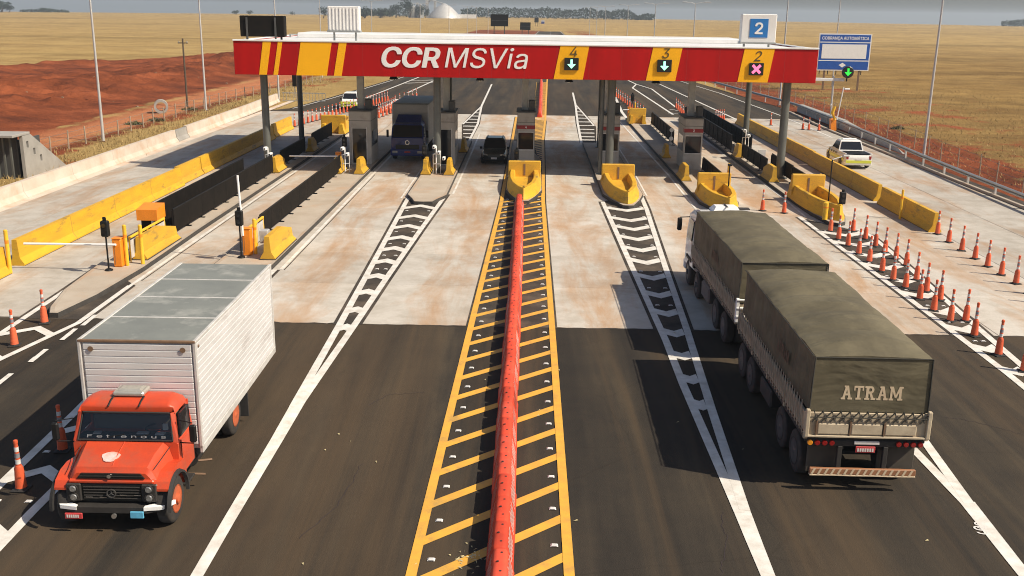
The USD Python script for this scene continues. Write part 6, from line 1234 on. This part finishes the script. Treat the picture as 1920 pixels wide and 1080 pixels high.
# long tree belt on the horizon, right of the dome, and the far right belt
def belt(us, y, hs, label, seed, m='leaf_far', n=2600):
    r = np.random.default_rng(seed); V, F = [], []
    for k in range(n):
        f = r.uniform(); u = us[0] + f * (us[1] - us[0]); yy = y + r.uniform(0, 30); x = float(aty(u, 30, yy)[0]); z = gz(x, yy)
        hh = np.interp(f, np.linspace(0, 1, len(hs)), hs) * (.75 + .5 * float(meshkit.fbm(np.array([[u * .11, 3.1 + seed, .5]]), 3, seed)[0])); p = np.array([x, yy, z + hh * r.uniform(0, 1) ** .8]); s = 1.0 + r.uniform() * 1.2
        a, b = r.normal(size=3), r.normal(size=3); a *= s / np.linalg.norm(a); b *= s / np.linalg.norm(b); i = len(V); V += [p - a, p + a * .6 + b * .4, p + b]; F.append([i, i + 1, i + 2])
    single('tree_belt', (np.array(V), np.array(F)), m, kind='stuff')
belt((865, 1015), 1180, (9, 10, 10, 11, 10, 10), 'a', 31); belt((1014, 1150), 1170, (12, 11, 9, 12, 10, 8), 'b', 32); belt((1148, 1228), 1160, (8, 11, 10, 4, 7, 6), 'c', 33, n=1600); belt((660, 800), 1120, (5, 4, 6, 5), 'd', 34, n=1000); belt((1880, 1990), 1235, (5, 8, 9, 9), 'e', 35, n=1400)
belt((40, 130), 1220, (2.5, 3, 2), 'f', 36, n=700)
# grain store
gx_, gy_ = float(aty(822, 30, 1050)[0]), 1050.0; gz_ = gz(gx_, gy_)
gs_ = thing('grain_store', 'white domed grain store with grey elevator towers on the horizon', 'building')
part(gs_, 'dome', lathe([(17, -1), (16, 2.5), (8, 10.5), (2.5, 13.6), (1.5, 14.2)], 28, c=(gx_ + 6, gy_, gz_)), 'pole_grey', smooth=30); part(gs_, 'low_hall', cbox(gx_ + 16, gx_ + 38, gy_ + 6, gy_ + 16, gz_ - 1, gz_ + 4.0), 'white_metal')
for k, (dx, hh, ww) in enumerate(((-22, 15, 1.2), (-12, 20, 1.4), (-4, 26, 1.2))): part(gs_, 'elevator_tower', cbox(gx_ + dx - ww, gx_ + dx + ww, gy_ + 5, gy_ + 7, gz_ - 1, gz_ + hh), 'pole_grey')
for dx in (-26, -18): part(gs_, 'silo', lathe([(4, -1), (4, 11), (.6, 13.5)], 16, c=(gx_ + dx, gy_ - 6, gz_)), 'galvanised', smooth=30)
part(gs_, 'conveyor', tube([(gx_ - 20, gy_ + 6, gz_ + 6), (gx_ - 4, gy_ + 6, gz_ + 22)], .6, 6), 'pole_grey'); part(gs_, 'conveyor', tube([(gx_ - 12, gy_ + 6, gz_ + 19), (gx_ + 6, gy_, gz_ + 14)], .5, 6), 'pole_grey')
# backs of the far gantry signs
for u0, u1, v0, v1, y, l in ((920, 953, 27, 49, 300, 'large dark back of a far road sign left of the far road'), (975, 995, 42, 56, 380, 'small dark back of a far road sign beside the far road'), (1002, 1010, 33, 42, 700, 'tiny dark sign at the vanishing end of the far road')):
    a, b = aty(u0, v1, y), aty(u1, v0, y); t = thing('far_sign', l, 'road sign'); part(t, 'board', cbox(a[0], b[0], y, y + .12, a[2], b[2]), 'black_panel')
    for f in (.2, .8): x = a[0] + f * (b[0] - a[0]); part(t, 'leg', cbox(x - .12, x + .12, y + .13, y + .3, -.3, b[2] - .2), 'booth_dark')
    part(t, 'stiffener', cbox(a[0] + .1, b[0] - .1, y - .08, y - .01, (a[2] + b[2]) / 2 - .06, (a[2] + b[2]) / 2 + .06), 'booth_dark')
p = aty(1018, 36, 800); ft = thing('far_truck', 'tiny white lorry far away on the highway', 'truck'); part(ft, 'box', cbox(p[0] - 1.3, p[0] + 1.3, 802, 809, .9, 3.9, .05), 'box_white'); part(ft, 'cab', cbox(p[0] - 1.2, p[0] + 1.2, 800, 801.9, .6, 2.8, .15), 'truck_navy'); part(ft, 'wheel', join(*[lathe([(.5, -.15), (.5, .15)], 12, 'x', (p[0] + s * 1.05, y, .5)) for s in (-1, 1) for y in (801, 806.5)]), 'tyre')

# ------------------------------------------------------------------ the air
bx0, bx1, by0_, by1_ = -6500.0, 6500.0, -280.0, 6500.0
zl = float(lz.min()) - 1.0
single('haze', cbox(bx0, bx1, by0_, by1_, zl, 40.0), 'haze', kind='stuff')
